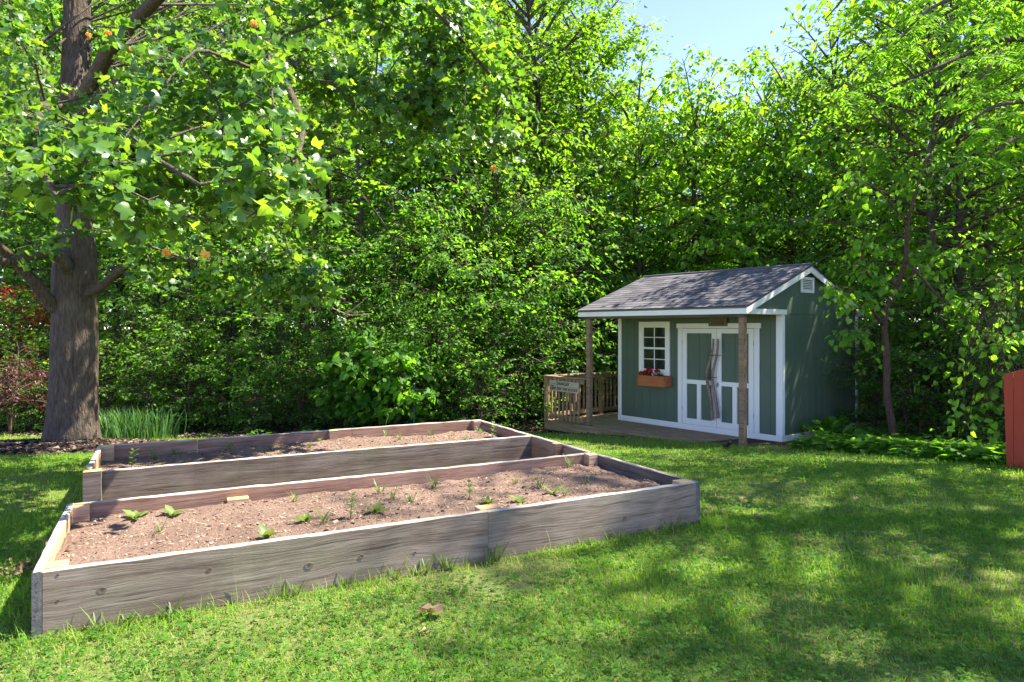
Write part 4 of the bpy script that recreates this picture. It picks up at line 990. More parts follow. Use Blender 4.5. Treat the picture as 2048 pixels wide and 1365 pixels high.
for (key, px, d, sc) in [
    ('maple', -60, 17, 1.1), ('oak', 90, 19.5, 1.0), ('maple', 230, 18, 1.05), ('elm', 370, 20, 1.0), ('sparse', 480, 18.5, 1.15), ('ash', 560, 20.5, 1.2), ('pine', 665, 19, 1.0), ('maple', 770, 18, 1.0), ('ash', 860, 17.5, .95),
    ('ashb', 950, 18.5, 1.15), ('elm', 1075, 20.5, 1.08), ('elm', 1150, 22, .98), ('ash', 1190, 19, .9), ('maple', 1060, 17.3, .7), ('ashb', 1275, 19.5, 1.1), ('ash', 1385, 18.5, 1.02), ('ashb', 1490, 19.5, 1.05), ('sparse', 1525, 21.5, 1.08), ('ash', 1585, 18.5, 1.08),
    ('ashb', 1690, 18, 1.05), ('sparse', 1790, 17, 1.25), ('sparse', 1850, 15.5, 1.1), ('sparse', 1930, 17.5, 1.35), ('ashb', 2050, 16, 1.15), ('sparse', 2180, 16, 1.25)]:
    T_(key, px, d, sc)
for (px, d, sc) in [(265, 16.4, 1.0), (318, 17.6, 1.2), (382, 16.0, 1.1), (455, 17.2, 1.2), (610, 16.6, 1.25), (735, 16.2, 1.1), (905, 17.0, 1.2), (1020, 17.6, 1.1), (1290, 18.4, .85), (1335, 20.2, .9), (1425, 17.9, .85), (1640, 17.2, 1.1), (1745, 15.8, 1.1), (1895, 15.0, 1.15), (1990, 14.2, 1.2)]:
    T_('sparse', px, d, sc)
# back rows
for (key, px, d, sc) in [('oak', -200, 25, 1.2), ('elm', 30, 26, 1.2), ('oak', 200, 27, 1.3), ('sparse', 330, 24, 1.5), ('oak', 470, 28, 1.35), ('pine', 600, 26, 1.4), ('oak', 720, 27, 1.3), ('sparse', 820, 24, 1.5), ('oak', 930, 29, 1.3), ('elm', 1010, 26, 1.2),
    ('maple', 1130, 27, 1.15), ('maple', 1250, 27, 1.05), ('ash', 1360, 26, 1.0), ('maple', 1450, 28, 1.1), ('ash', 1560, 27, 1.05), ('maple', 1660, 25, 1.3), ('oak', 1790, 24, 1.0), ('oak', 1930, 26, 1.1), ('elm', 2080, 24, 1.1), ('oak', 2230, 26, 1.2),
    ('oak', -350, 38, 1.7), ('oak', -50, 40, 1.7), ('oak', 160, 42, 1.8), ('elm', 330, 40, 1.8), ('oak', 520, 42, 1.8), ('oak', 700, 40, 1.7), ('elm', 880, 42, 1.7), ('oak', 1040, 40, 1.5), ('oak', 1200, 42, 1.15), ('oak', 1350, 40, 1.1), ('oak', 1500, 42, 1.15), ('oak', 1650, 40, 1.3), ('oak', 1850, 42, 1.4), ('oak', 2050, 40, 1.5), ('oak', 2300, 42, 1.6)]:
    T_(key, px, d, sc)
# a last far row closes the view under the crowns
for q in range(22):
    T_(random.choice(['oak', 'maple']), -700 + q * 165 + random.uniform(-50, 50), 52 + random.uniform(-4, 6), random.uniform(1.1, 1.35))
for q in range(33):
    px = -500 + (q - 9) * 130 + random.uniform(-40, 40); d = random.uniform(35, 47)
    if q < 9: px = 140 + q * 62; d = 31 + (q % 3) * 3
    tpx('understory_tree', random.choice(['edge', 'edge', 'edgeb']), px, d, random.uniform(1.2, 1.7), 'small bushy tree' + zone(px, d + 8), 'tree', 'understory trees far back in the woods')
# low-branched trees and shrubs along the edge
GE = 'low branched trees along the wood edge'
for q in range(26):
    px = -420 + q * 112 + random.uniform(-35, 35); d = random.uniform(21.5, 33)
    if 1200 < px < 1680: d = max(d, 24)
    key = random.choice(['edge', 'edgeb'])
    tpx('understory_tree', key, px, d, random.uniform(1.0, 1.5), 'low leafy understory tree' + zone(px, d), 'tree', 'understory trees deeper in the woods')
for (key, px, d, sc) in [('edge', 560, 15.3, .85), ('edgeb', 690, 14.9, .85), ('edge', 790, 15.2, .9), ('edgeb', 880, 15.4, 1.0), ('edge', 985, 16.0, 1.05), ('edgeb', 1085, 16.6, 1.1), ('edge', 1160, 17.6, 1.0), ('edgeb', 1225, 18.6, 1.0), ('edge', 340, 16.2, .95), ('edge', 470, 16.5, 1.0), ('edgeb', 1320, 19.3, 1.0), ('edge', 1430, 18.7, .95),
    ('edgeb', 1650, 16.4, 1.1), ('edge', 1760, 15.6, 1.0), ('edgeb', 1860, 13.8, .9), ('edge', 1950, 13.2, .95), ('edgeb', 2070, 12.4, 1.0), ('edge', 20, 17.5, 1.0), ('edge', 150, 17.2, .9), ('edge', 1560, 18.2, 1.0)]:
    tpx('understory_tree', key, px, d, sc, ('low lush leaved tree at the wood edge' if key == 'edge' else 'low tree with long drooping leaves at the wood edge') + zone(px, d), 'tree', GE + (' with long leaves' if key == 'edgeb' else ''))
SL_ = {'shrub': 'bright yellow green leafy shrub at the wood edge', 'shrubb': 'mid green rounded shrub at the wood edge', 'shrubd': 'dark green dense shrub at the wood edge'}
for (key, px, d, sc) in [('shrub', -40, 14.6, 1.1), ('shrub', 60, 14.9, 1.15), ('shrub', 215, 14.8, 1.1), ('shrubb', 290, 14.0, .75), ('shrub', 320, 15.3, 1.1), ('shrubb', 380, 14.2, .9), ('shrub', 420, 15.2, 1.0), ('shrubb', 470, 14.3, .8), ('shrubd', 540, 14.4, .85), ('shrubb', 600, 13.9, .65), ('shrubd', 660, 14.2, .9), ('shrubd', 740, 14.2, 1.0),
    ('shrubb', 800, 13.9, .8), ('shrubd', 850, 14.4, 1.05), ('shrubb', 925, 14.2, .85), ('shrubd', 985, 14.8, 1.0), ('shrubd', 1050, 15.0, 1.05), ('shrubb', 1100, 16.6, 1.0), ('shrubd', 1180, 17.8, 1.0), ('shrubb', 1235, 18.6, 1.0), ('shrub', 130, 15.6, 1.1), ('shrub', -130, 14.5, 1.2), ('shrubb', 20, 13.9, .6), ('shrubb', 70, 13.7, .55),
    ('shrubd', 1800, 13.0, .85), ('shrubd', 1752, 12.4, .75), ('shrubd', 1812, 11.6, .6), ('shrubd', 1870, 12.0, .85), ('shrubd', 1940, 11.3, .85), ('shrubb', 1900, 12.6, 1.0), ('shrubd', 2010, 10.8, .9), ('shrubb', 2040, 10.2, .8), ('shrubd', 1755, 14.6, 1.0), ('shrubb', 1835, 12.2, .6), ('shrubd', 2110, 11, 1.0), ('shrubb', 960, 13.6, .6), ('shrubd', 700, 13.7, .6), ('shrubb', 505, 13.6, .5)]:
    tpx('shrub', key, px, d, sc, SL_[key] + zone(px, d), 'shrub', {'shrub': 'bright shrubs', 'shrubb': 'rounded green shrubs', 'shrubd': 'dark shrubs'}[key] + ' at the wood edge')
for (px, d, sc) in [(760, 13.6, .8), (790, 13.4, .7), (705, 13.9, .7)]:
    tpx('catalpa_sapling', 'catalpa', px, d, sc, 'sapling with large soft heart shaped leaves in front of the dark shrubs', 'sapling', 'large leaved saplings behind the beds')
for (px, d, sc) in [(620, 14.6, .9), (945, 15.2, 1.0), (1120, 17.0, 1.1), (440, 15.6, 1.0), (1600, 17.4, 1.2), (840, 16.4, 1.2)]:
    tpx('dogwood_tree', 'dogwood', px, d, sc, 'small tree with flat layered leafy branches at the wood edge' + zone(px, d), 'tree', 'layered small trees at the wood edge')
# red and maroon ornamentals at the left
tpx('red_maple', 'cherry', -8, 15.1, 1.22, 'small ornamental maple with bright red leaves beside the big trunk', 'tree', None)
tpx('weeping_maple', 'weeping', 20, 12.95, .95, 'low weeping maple with dusky maroon leaves over bare mulch', 'tree', None)
# trees that stand beyond the right edge of the view and shade the lawn
for (key, x, y, sc) in [('canopy', 9.3, 7.2, 1.0), ('sparse', 7.6, 3.2, 1.0), ('sparse', 8.4, 5.6, 1.1), ('ash', 8.3, 12.7, 1.05), ('maple', 7.7, 12.2, .9), ('canopy', 10.2, 4.6, .9), ('maple', 11.6, 6.0, 1.2), ('canopy', 11.8, 9.0, 1.05), ('ash', 12.8, 12.5, 1.2)]:
    tree('shade_tree', key, x, y, sc, 'leafy shade tree beyond the red fence, ' + {'canopy': 'tall with a high crown', 'sparse': 'thin and open', 'ash': 'with drooping leaves', 'maple': 'with layered sprays'}[key], 'tree', 'trees beyond the red fence')

# ------------------------------------------------------------------ the big tulip tree
tt_ = ob('tulip_tree', None, None, (TX, TY, float(gz(TX, TY))), (0, 0, 0), 'massive grey trunk tree with lobed leaves and orange flowers, standing in dark mulch', 'tree')
T0 = np.array(tt_.location)
rng = np.random.default_rng(77)
ks, nr = 84, 150; zz = np.concatenate([np.linspace(-.15, 1.2, 40), np.linspace(1.22, 8, 80), np.linspace(8.2, 19, 30)])
rad = np.interp(zz, [-.15, 0, .12, .35, .8, 2.2, 2.75, 3.1, 3.6, 5, 6, 8, 12, 19], [.58, .52, .465, .425, .395, .375, .39, .37, .325, .30, .25, .19, .11, .02])
th = np.linspace(0, 2 * math.pi, ks, endpoint=False)
TH, ZZ = np.meshgrid(th, zz)
rid = .6 * vnoise(TH * 7.2, ZZ * 1.6) + .4 * vnoise(TH * 16, ZZ * 4 + 9); flare = np.interp(ZZ, [-.15, .5], [.07, 0]) * np.cos(TH * 5 + 1)
RR = .82 * rad[:, None] * (1 + flare) + (.042 * (rid - .5)) * np.interp(ZZ, [0, 8], [1, .5]) + .02 * np.sin(TH * 2 + ZZ * .8)
cxz = .012 * np.sin(zz * .9) + .012 * zz; 
V = np.stack([RR * np.cos(TH) + cxz[:, None], RR * np.sin(TH), ZZ], -1)
i = np.arange(len(zz) - 1)[:, None] * ks; j = np.arange(ks)[None]; Q = np.stack([i + j, i + (j + 1) % ks, i + ks + (j + 1) % ks, i + ks + j], -1).reshape(-1, 4)
ob('trunk', mk('trunk', V, Q, None, M['bark_tulip'], smooth=True), tt_)
def trunk_at(py): 
    z = CAMZ + (HORY - py) / FPX * TY; return np.array([TX + float(np.interp(z - T0[2], zz, cxz)), TY, z])
limbs = []
def limb(pts, r0, r1, pystart=None, k=12):
    P = [pw(*q) for q in pts]
    if pystart: P = [trunk_at(pystart)] + P
    P = smooth_path(P, 5, 3); r = np.linspace(r0, r1, len(P)) * (1 + .05 * np.sin(np.arange(len(P)) * 1.7))
    if pystart: r[:3] *= [1.25, 1.15, 1.05]
    g = G(); g.tube(P - T0, r, k); ob('limb', g.mesh('limb', M['bark_tulip'], True), tt_); limbs.append((P, r)); return P
limb([(120, 275, 10.6), (88, 160, 10.4), (60, 80, 10.2), (15, 0, 10), (-80, -160, 9.5)], .15, .05, 330)
limb([(185, 165, 10.4), (220, 95, 9.9), (300, 12, 8.9), (430, -130, 7.6), (640, -150, 7.0), (850, -10, 7.0), (980, 150, 7.3)], .13, .015, 230)
limb([(215, 180, 10.3), (290, 132, 9.8), (400, 116, 8.9), (480, 92, 7.8), (560, 140, 6.6), (610, 250, 5.7), (590, 340, 5.0)], .10, .015, 240)
limb([(480, 92, 7.8), (620, 140, 7.5), (750, 192, 7.5), (870, 208, 7.7), (985, 300, 8.1)], .055, .008)
limb([(140, 230, 9.6), (95, 200, 8.2), (70, 250, 6.4), (75, 320, 5.0), (110, 390, 4.3)], .085, .012, 280)
limb([(200, 578, 10.7), (222, 556, 10.5), (250, 530, 10.2), (335, 515, 9.5), (450, 530, 8.8), (600, 555, 8.4), (690, 600, 8.2)], .075, .008, 596)
limb([(210, 565, 10.75), (245, 548, 10.5), (300, 560, 10.0)], .055, .015, 588)
limb([(128, 520, 10.55), (105, 504, 10.4), (60, 510, 10.1), (20, 528, 9.8), (-70, 505, 9.4)], .11, .05, 575)
limb([(98, 605, 10.7), (66, 560, 10.4), (20, 515, 10.1), (-60, 430, 9.6)], .12, .05, 650)
limb([(130, 380, 9.8), (60, 300, 8.0), (150, 260, 6.2), (280, 300, 5.0), (400, 370, 4.4)], .07, .012, 420)
limb([(230, 330, 9.4), (330, 280, 8.2), (430, 250, 7.0), (520, 320, 5.8), (600, 420, 5.2)], .06, .012, 400)
# knot hole
LPt = np.vstack([P for P, r in limbs])
tips = []
def region(n, x0, x1, y0, y1, d0, d1, test=None):
    c = 0
    while c < n:
        px, py, d = rng.uniform(x0, x1), rng.uniform(y0, y1), rng.uniform(d0, d1)
        if test is None or test(px, py): tips.append(pw(px, py, d)); c += 1
region(34, -60, 640, 285, 470, 4.3, 6.0, lambda x, y: y < 500 - max(0, (x - 480)) * .5 and (y < 375 or x > 250))
region(10, 250, 400, 350, 480, 4.4, 5.8)
region(46, -60, 700, -40, 290, 5.6, 9.4, lambda x, y: not (20 < x < 250 and y < 240))
region(34, 640, 1060, -40, 320, 6.8, 8.2, lambda x, y: x < 960 + .45 * y and y < 340 - .05 * (x - 640) and x < 1060)
region(16, 420, 700, 480, 610, 7.8, 8.8, lambda x, y: y > 440 + (x - 420) * .35)
region(8, -80, 70, 330, 500, 7.5, 9.8)
region(60, 230, 760, -80, 420, 10.6, 13.2, lambda x, y: y < 420 - .3 * (x - 230))
region(12, -60, 200, -60, 260, 11.3, 13)
region(14, 860, 1060, 60, 330, 7.0, 8.0, lambda x, y: x < 960 + .45 * y)
region(10, 230, 480, 430, 560, 8.0, 9.4)
gtw = G(); LP, LD, LN = [], [], []; ends = []
LPt = np.vstack([LPt] + [trunk_at(py)[None] for py in (350, 250, 150, 50, -50)])
for tip in tips:
    dist = np.linalg.norm((LPt - tip) * (1, 1, 1.2), axis=1); cand = np.argsort(dist)[:14]; s = LPt[rng.choice(cand)]
    l = np.linalg.norm(tip - s)
    if l < .3: s = LPt[np.argsort(dist)[40]]; l = np.linalg.norm(tip - s)
    mid = (s + tip) / 2 + np.array([0, 0, .16 * l]) + rng.normal(0, .05 * l, 3)
    P = smooth_path([s, mid, tip], 8, 1); gtw.tube(P - T0, np.linspace(min(.022, .008 + .006 * l), .0035, len(P)), 4, False); ends.append((P[-1], P[-1] - P[-3]))
    lw = min(l, 1.5); nt_ = int(5 + lw / .1)
    for k in range(nt_):
        f = 1 - (lw / l) * (k + rng.random()) / nt_; b0 = np.array([np.interp(f * (len(P) - 1), np.arange(len(P)), P[:, c]) for c in range(3)])
        dr = P[-1] - P[0]; a = math.atan2(dr[1], dr[0]) + rng.normal(0, 1.0); d3 = np.array([math.cos(a), math.sin(a), rng.normal(.05, .35)]); ln = rng.uniform(.1, .32)
        gtw.tube(np.array([b0, b0 + d3 * ln * .5, b0 + d3 * ln - (0, 0, .04)]) - T0, [.004, .003, .002], 3, False)
        a_, b_, c_ = spray(rng, b0 + d3 * ln * .35, d3, ln * .9, 6, .11, .6, .85, .9); LP.append(a_); LD.append(b_); LN.append(c_)
LP, LD, LN = np.vstack(LP), np.vstack(LD), np.vstack(LN); n = len(LP); LS = rng.uniform(.048, .118, n)
ob('twigs', gtw.mesh('twigs', M['twig'], True), tt_, kind='stuff')
pxl = 1024 + LP[:, 0] / LP[:, 1] * FPX; pyl = HORY - (LP[:, 2] - CAMZ) / LP[:, 1] * FPX
inv = (pxl > -10) & (pxl < 2050) & (pyl > -10); score = np.where(inv, LS / LP[:, 1], 0); big = np.argsort(-score)[:300]; rest = np.setdiff1d(np.arange(n), big)
# high canopy above the view
g, V2, F2, v2, n2 = gen_tree(seed=70, H=19, Rr=4.0, base=.5, nl=26, leaf='ovate', lsize=.13, per=5, droop=.5, spr=.5, secn=5, rtr=.05)
ob('upper_branches', g.mesh('upper_branches', M['bark_tulip'], True), tt_); ob('crown', mk('crown', V2, F2, {'v': v2}, M['leaf_tulip']), tt_, kind='stuff')
Vs, Fs, As, o_ = [], [], [], 0
for q in range(5):
    rs = rest[q::5]; T = np.array(TULIP_V); T[:, 2] += [.5, -.45, .2, -.15, .35][q] * np.abs(T[:, 0]) + [.2, -.2, .3, -.35, .1][q] * (T[:, 1] - .4) ** 2 + .06 * np.sin(T[:, 0] * 9 + q); T[:, 0] *= [1, .9, 1.05, .85, .95][q]
    V, F, v = scatter(LP[rs] - T0, LD[rs], LN[rs], LS[rs], T, TULIP_F, np.clip(rng.normal(.45, .28, len(rs)), 0, 1)); Vs.append(V); Fs.append(F + o_); As.append(v); o_ += len(V)
ob('foliage', mk('foliage', np.vstack(Vs), np.vstack(Fs), {'v': np.concatenate(As)}, M['leaf_tulip']), tt_, kind='stuff')
lm = []
for q in range(8):
    T = np.array(TULIP_V); T[:, 2] += (.25 + .4 * rng.random()) * (np.abs(T[:, 0]) * rng.choice([-1, 1])) + .12 * np.sin(T[:, 1] * 3 + q)
    # petiole
    pv, pq_, pt = tube([(0, -.45, -.05), (0, -.2, 0), (0, .03, 0)], [.012, .012, .012], 3); 
    Vv = np.vstack([T, pv]); Ff = np.vstack([np.array(TULIP_F), pt + 15, pq_[:, [0, 1, 2]] + 15, pq_[:, [0, 2, 3]] + 15])
    lm.append(mk('leaf', Vv, Ff, {'v': np.full(len(Vv), [.1, .25, .4, .5, .6, .75, .9, .35][q])}, M['leaf_tulip']))
D_, X_, N_ = frames(LD[big], LN[big])
for q, k in enumerate(big):
    o = bpy.data.objects.new('leaf', lm[q % 8]); COL.objects.link(o); o.parent = tt_
    m4 = Matrix(((X_[q][0], D_[q][0], N_[q][0], 0), (X_[q][1], D_[q][1], N_[q][1], 0), (X_[q][2], D_[q][2], N_[q][2], 0), (0, 0, 0, 1)))
    o.matrix_basis = Matrix.Translation(Vector(LP[k] - T0)) @ m4 @ Matrix.Scale(float(LS[k]), 4)
# tulip flowers: cups of six petals
def flower_mesh():
    a = np.arange(6) * 1.0472; D = np.column_stack([np.cos(a) * .55, np.sin(a) * .55, np.ones(6)]); Nn = np.column_stack([-np.cos(a), -np.sin(a), np.full(6, .5)])
    V, F, v = scatter(np.zeros((6, 3)), D, Nn, np.full(6, .065), [(x * 1.7, y, z + .25 * (y - .5) ** 2) for x, y, z in OVATE[0]], OVATE[1], np.linspace(.2, .9, 6))
    v = v.reshape(6, -1); v[:, 0] = 0; v[:, 3] = 1; return mk('flower', V, F, {'v': v.ravel()}, M['petal_orange'])
fm = flower_mesh()
for (px, py, d) in [(408, 517, 4.6), (332, 513, 4.8), (560, 432, 4.7), (508, 55, 6.0), (265, 105, 7), (215, 72, 7.5), (970, 185, 7.3), (866, 197, 7.5), (985, 343, 8), (735, 215, 7.2), (175, 75, 7.6), (640, 330, 6.2)]:
    P = pw(px, py, d); ob('flower', fm, tt_, tuple(P - T0), (random.uniform(-.4, .4), random.uniform(-.4, .4), random.random() * 6), scale=random.uniform(.85, 1.1))
    i0 = np.argmin(np.linalg.norm(LPt - P, axis=1))
# bare dead twigs hanging under the canopy
g = G()
for pts in [[(620, 575, 8.2), (660, 615, 8.0), (700, 632, 7.9), (742, 628, 7.8)], [(690, 630, 7.9), (715, 612, 7.85), (735, 595, 7.8)], [(612, 590, 8.2), (625, 625, 8.1), (632, 655, 8.0)], [(500, 595, 8.6), (530, 612, 8.5), (552, 630, 8.4)]]:
    P = smooth_path([pw(*q) for q in pts], 4, 1); g = G(); g.tube(P - T0, np.linspace(.009, .003, len(P)), 4); ob('dead_twig', g.mesh('dead_twig', M['branchwood'], True), tt_)

# ------------------------------------------------------------------ tree with long feathered leaves overhanging from the right
fx, fy = 8.9, 9.4
ft = ob('sumac_tree', None, None, (fx, fy, float(gz(fx, fy))), (0, 0, 0), 'tree with long feathered compound leaves arching in beyond the red fence', 'tree')
F0 = np.array(ft.location); rng = np.random.default_rng(41)
g = G(); TP = smooth_path([(0, 0, -.2), (-.1, -.1, 2), (-.3, -.3, 4.2), (-.2, -.5, 6.5), (0, -.4, 9)], 4); g.tube(TP, np.linspace(.15, .03, len(TP)), 9); ob('trunk', g.mesh('trunk', M['bark'], True), ft)
flimb = []; gb = G()
for pts in [[(2020, 70, 8.6), (1930, 110, 8.2), (1840, 150, 8.0), (1740, 190, 8.2)], [(2060, 0, 8.4), (1950, -20, 7.6), (1850, 20, 7.2), (1790, 90, 7.1)], [(2060, 200, 8.2), (1990, 210, 7.4), (1930, 250, 7.0)], [(2060, 120, 8.0), (2000, 100, 6.6), (1960, 160, 6.0)], [(2080, 260, 8.4), (2020, 280, 7.6), (1960, 330, 7.4)], [(2040, -100, 8.8), (1880, -120, 9.0), (1720, -40, 9.4), (1650, 40, 9.6)], [(2040, -60, 9.0), (1850, 50, 9.6), (1730, 110, 9.9), (1660, 200, 10)]]:
    s = np.array([fx - .25, fy - .4, CAMZ + (HORY - pts[0][1]) / FPX * 8.8 - .3]); P = smooth_path([s] + [pw(*q) for q in pts], 5, 2); gb = G(); gb.tube(P - F0, np.linspace(.05, .008, len(P)), 6); flimb.append(P); ob('limb', gb.mesh('limb', M['bark'], True), ft)
FP = np.vstack([P[len(P) // 4:] for P in flimb]); LP, LD, LN, LSz = [], [], [], []; gr = G()
for q in range(250):
    s = FP[rng.integers(len(FP))]; a = rng.random() * 6.283; el = rng.normal(.15, .3); L_ = rng.uniform(.3, .52); d = np.array([math.cos(a), math.sin(a), el])
    f = np.linspace(0, 1, 7); P = s + np.outer(f * L_, d) + np.outer(-.42 * f ** 2 * L_, [0, 0, 1]) + rng.normal(0, .12, 3); gr.tube(P - F0, np.linspace(.004, .0015, 7), 3, False)
    side = np.cross(d, [0, 0, 1]); side /= np.linalg.norm(side); npair = rng.integers(7, 11)
    for k in range(npair):
        ff = .2 + .8 * (k + .5) / npair; b = np.array([np.interp(ff * 6, np.arange(7), P[:, c]) for c in range(3)]); tang = P[6] - P[3]; tang /= np.linalg.norm(tang)
        for sg in (-1, 1):
            LP.append(b); LD.append(sg * side + .45 * tang + (0, 0, -.25) + rng.normal(0, .1, 3)); LN.append(np.array([0, 0, 1.]) + rng.normal(0, .15, 3)); LSz.append(rng.uniform(.085, .12) * (1 - .3 * abs(ff - .5)))
LP, LD, LN, LSz = map(np.array, (LP, LD, LN, LSz))
V, F, v = scatter(LP - F0, LD, LN, LSz, LANCE[0], LANCE[1], np.clip(rng.normal(.5, .15, len(LP)), 0, 1))
ob('crown', mk('crown', V, F, {'v': v}, M['leaf_lush']), ft); ob('leaf_stalks', gr.mesh('leaf_stalks', M['weed']), ft, kind='stuff')

# ------------------------------------------------------------------ redbud with a crooked trunk right of the shed
rd0 = pw(1788, 893, 10.75); rd0[2] = float(gz(rd0[0], rd0[1]))
rt = ob('redbud_tree', None, None, tuple(rd0), (0, 0, 0), 'small crooked tree with reddish trunk and heart shaped leaves beside the shed', 'tree'); rng = np.random.default_rng(55)
g = G(); paths = []
for pts, r0, r1 in [([(1790, 905, 10.75), (1786, 860, 10.75), (1773, 790, 10.7), (1774, 720, 10.7), (1768, 650, 10.65), (1775, 610, 10.6), (1797, 568, 10.5), (1812, 520, 10.4), (1815, 440, 10.3)], .062, .03),
                    ([(1768, 650, 10.65), (1748, 628, 10.5), (1730, 590, 10.3), (1690, 582, 10.1), (1645, 572, 9.9)], .032, .01), ([(1795, 570, 10.5), (1770, 557, 10.4), (1735, 553, 10.3), (1724, 520, 10.2), (1728, 470, 10.1)], .035, .014),
                    ([(1768, 640, 10.6), (1720, 662, 10.3), (1695, 672, 10.2)], .012, .006), ([(1800, 560, 10.5), (1880, 520, 10.2), (1960, 470, 9.6)], .02, .008), ([(1812, 520, 10.4), (1900, 620, 9.6), (1980, 590, 9.0), (2040, 570, 8.6)], .022, .008), ([(1900, 620, 9.6), (1960, 660, 9.2), (2010, 690, 8.8)], .012, .005), ([(1815, 440, 10.3), (1850, 330, 10.2), (1880, 200, 10.2)], .028, .01), ([(1815, 450, 10.3), (1760, 380, 10.2), (1700, 350, 10)], .02, .008)]:
    P = smooth_path([pw(*q) for q in pts], 5, 2); g.tube(P - rd0, np.linspace(r0, r1, len(P)), 9); paths.append(P)
ob('trunk', g.mesh('trunk', M['bark_red'], True), rt)
LP, LD, LN = [], [], []; gt = G()
for P in paths[1:]:
    for k in range(int(16 * len(P) / 16)):
        b = P[rng.integers(len(P) // 3, len(P))]; a = rng.random() * 6.283; d = np.array([math.cos(a), math.sin(a), rng.normal(0, .3)]); ln = rng.uniform(.2, .5); gt.tube(np.array([b, b + d * ln * .5, b + d * ln - (0, 0, .05)]) - rd0, [.005, .004, .002], 3, False)
        a_, b_, c_ = spray(rng, b, d, ln, 6, .09, 1.0, .5, .6); LP.append(a_); LD.append(b_); LN.append(c_)
# hanging leafy shoots by the red fence
for q in range(34):
    b = pw(rng.uniform(1880, 2060), rng.uniform(560, 860), rng.uniform(8.6, 10.2)); a = rng.random() * 6.283; d = np.array([math.cos(a), math.sin(a), -.2]); ln = rng.uniform(.3, .6)
    s = paths[5][rng.integers(8, len(paths[5]))]; PP = smooth_path([s, (s + b) / 2 + (0, 0, .1), b, b + d * ln * .6], 3, 1); gt.tube(PP - rd0, np.linspace(.006, .002, len(PP)), 3, False)
    a_, b_, c_ = spray(rng, b, d, ln, 7, .09, 1.0, .5, .6); LP.append(a_); LD.append(b_); LN.append(c_)
LP, LD, LN = np.vstack(LP), np.vstack(LD), np.vstack(LN)
V, F, v = scatter(LP - rd0, LD, LN, rng.uniform(.06, .11, len(LP)), HEART[0], HEART[1], np.clip(rng.normal(.55, .2, len(LP)), 0, 1))
ob('crown', mk('crown', V, F, {'v': v}, M['leaf_lush']), rt); ob('twigs', gt.mesh('twigs', M['bark_red']), rt, kind='stuff')

# ------------------------------------------------------------------ ground cover bed and small plants
def plant_mesh(seed, n, h, s, tmpl, elev):
    r = np.random.default_rng(seed); a = r.random(n) * 6.283; rr_ = np.sqrt(r.random(n)) * s * 2.2; z = h * (1 - .5 * (rr_ / (s * 2.2)) ** 2) * r.uniform(.5, 1.05, n)
    P = np.column_stack([rr_ * np.cos(a), rr_ * np.sin(a), z]); D = np.column_stack([np.cos(a), np.sin(a), r.normal(elev, .25, n)]); Nn = np.column_stack([r.normal(0, .3, n), r.normal(0, .3, n), np.ones(n)])
    V, F, v = scatter(P, D, Nn, s * r.uniform(.6, 1.2, n), tmpl[0], tmpl[1], r.random(n)); g = G()
    for k in range(0, n, 2): g.tube([(P[k][0] * .2, P[k][1] * .2, -.02), P[k] * (.7, .7, .7), P[k]], [.004, .003, .002], 3, False)
    gv = np.vstack(g.V); gq = np.concatenate(g.Q); F = np.vstack([F, gq[:, [0, 1, 2]] + len(V), gq[:, [0, 2, 3]] + len(V)]); v = np.concatenate([v, np.full(len(gv), .4)]); V = np.vstack([V, gv])
    return V, F, v
PM = []
for q in range(4): V, F, v = plant_mesh(200 + q, 40, .14, .085, HEART, -.1); PM.append(mk('plant', V, F, {'v': v}, M['leaf_lush']))
PS = []
for q in range(3): V, F, v = plant_mesh(260 + q, 26, .12, .06, OVATE, .2); PS.append(mk('plant', V, F, {'v': v}, M['leaf_dark']))
PV = []
for q in range(3): V, F, v = plant_mesh(230 + q, 34, .3, .17, OVATE, .5); PV.append(mk('plant', V, F, {'v': v}, M['leaf_lush'] if q else M['leaf_dark']))
rng = np.random.default_rng(8)
for q in range(150):
    f = rng.random(); ex = 4.5 + 1.5 * f; ey = float(lawn_edge(ex)); dd = rng.gamma(1.5, .42) - .12; x = ex + dd * .75; y = ey + dd * .65
    sx, sy = shed_xy(x, y)
    if sx < 3.78 and sy > -1.3: continue
    ob('ground_cover_plant', PM[q % 4], None, (x, y, float(gz(x, y)) - .01), (0, 0, rng.random() * 6), 'low ground cover plant with rounded green leaves between shed and red fence', 'plant', 'ground cover beside the shed', scale=rng.uniform(.9, 1.7))
for q in range(16):
    f = rng.random(); x, y = np.array([4.75, 11.3]) + np.array([.9, .95]) * f * 1.6 + rng.normal(0, .22, 2)
    sx, sy = shed_xy(x, y)
    if sx < 3.85: continue
    ob('broad_leaf_plant', PV[q % 3], None, (x, y, float(gz(x, y)) - .01), (0, 0, rng.random() * 6), 'knee high broad leaved plant against the shaded shed side wall', 'plant', 'broad leaved plants along the shed side', scale=rng.uniform(.7, 1.2))
# low seedlings along the woods edge
for q in range(34):
    x = rng.uniform(-9.5, .3); y = float(lawn_edge(x)) + rng.uniform(.35, 2.0)
    if abs(x - TX) < 2.4 and abs(y - TY) < 1.4: continue
    sx, sy = shed_xy(x, y)
    if sx > -1.3 and sy > -1.4: continue
    ob('woodland_seedling', PS[q % 3], None, (x, y, float(gz(x, y)) - .01), (0, 0, rng.random() * 6), 'leafy seedling on the mulch along the wood edge', 'plant', 'seedlings along the wood edge', scale=rng.uniform(.7, 1.5))
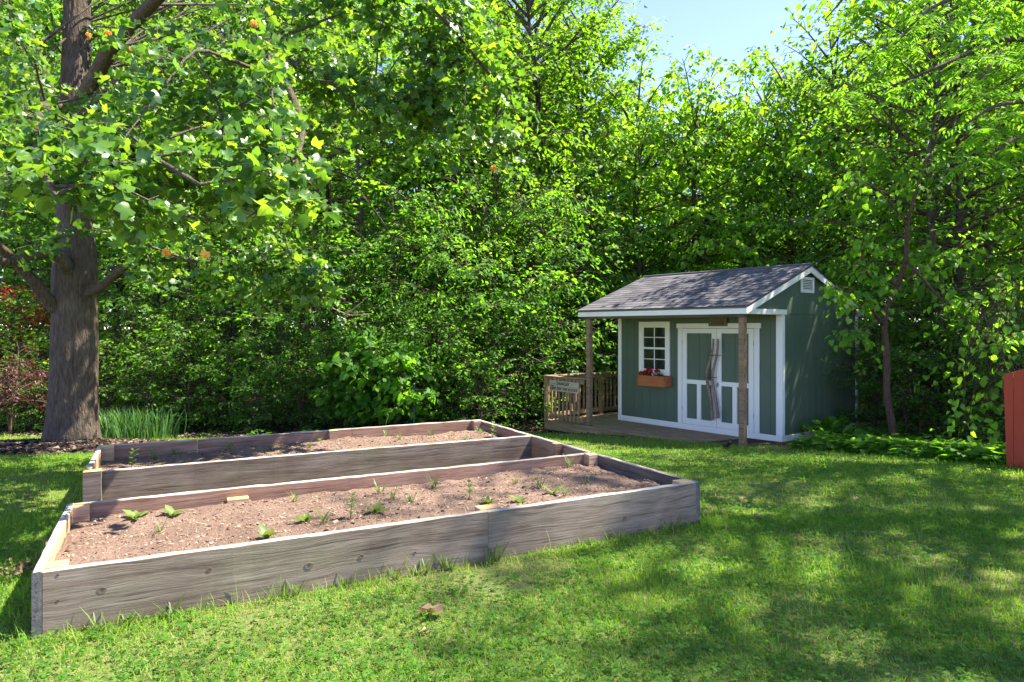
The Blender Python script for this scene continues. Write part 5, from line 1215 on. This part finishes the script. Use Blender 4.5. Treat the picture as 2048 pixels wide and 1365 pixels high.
# tall blade-leaved clump behind the bed
r = np.random.default_rng(6)
ic = pw(255, 884, 12.2); ic[2] = float(gz(ic[0], ic[1])); n = 620
xx = r.normal(0, .36, n).clip(-.75, .75); yy = r.normal(0, .22, n); a = r.random(n) * 6.283; lean = np.abs(r.normal(.1, .16, n)); D = np.column_stack([np.cos(a) * lean + xx * .25, np.sin(a) * lean, np.ones(n)])
h = r.uniform(.3, .66, n); Nn = np.column_stack([np.cos(a), np.sin(a), -lean]); D, Xx, Nn = frames(D, Nn)
T = np.array([(-1, 0, 0), (1, 0, 0), (1, .4, .01), (-1, .4, .01), (.8, .75, .05), (-.8, .75, .05), (0, 1, .16)])
V = np.column_stack([xx, yy, np.full(n, -.02)])[:, None] + .009 * T[None, :, 0:1] * Xx[:, None] + h[:, None, None] * (T[None, :, 1:2] * D[:, None] + T[None, :, 2:3] * Nn[:, None])
F = (np.arange(n)[:, None, None] * 7 + np.array([(0, 1, 2), (0, 2, 3), (3, 2, 4), (3, 4, 5), (5, 4, 6)])[None]).reshape(-1, 3)
ob('iris_clump', mk('iris_clump', V.reshape(-1, 3), F, {'v': np.repeat(r.random(n), 7)}, M['iris']), None, tuple(ic), (0, 0, 0), 'clump of tall blade like green leaves between the big trunk and beds', 'plant')
# thin pole by the shrubs and drain pipe at the deck
pp = pw(828, 860, 13.3); zb = float(gz(pp[0], pp[1])); g = G(); g.tube([(0, 0, -.2), (0, 0, .95)], .018, 8); g.tube([(0, 0, .95), (0, 0, 1.0)], [.026, .022], 8)
m, t, p = mat('pole_paint'); p.inputs['Base Color'].default_value = (.05, .09, .075, 1); p.inputs['Roughness'].default_value = .5
ob('garden_pole', g.mesh('garden_pole', m, True), None, (pp[0], pp[1], zb), label='thin grey green metal pole standing among the dark shrubs', cat='pole')
dp = pw(1459, 905, 10.35); zb = float(gz(dp[0], dp[1])); g = G(); g.tube([(.0, .25, .02), (0, .1, .05), (0, 0, .1), (0, -.05, .13)], [.035, .035, .036, .037], 12, False); g.tube([(0, -.047, .128), (0, -.04, .124)], [.03, .001], 12, False)
ob('drain_pipe', g.mesh('drain_pipe', M['dark_metal'], True), None, (dp[0], dp[1], zb), label='short dark drain pipe end poking from the grass by the porch post', cat='pipe')
# dry brush clump at the left of the lawn
n = 90; P = r.normal(0, .045, (n, 3)); P[:, 2] = np.abs(P[:, 2]) * .5; V, F, v = scatter(P, rdir(n, r), rdir(n, r), r.uniform(.015, .035, n), OVATE[0], OVATE[1], r.random(n) * .15)
cl = pw(35, 1148, 3.9); ob('dead_leaf_clump', mk('clump', V, F, {'v': v}, M['deadleaf']), None, (cl[0], cl[1], .03), label='dark clump of dead leaves on the grass left of the bed', cat='leaf clump', kind='stuff')
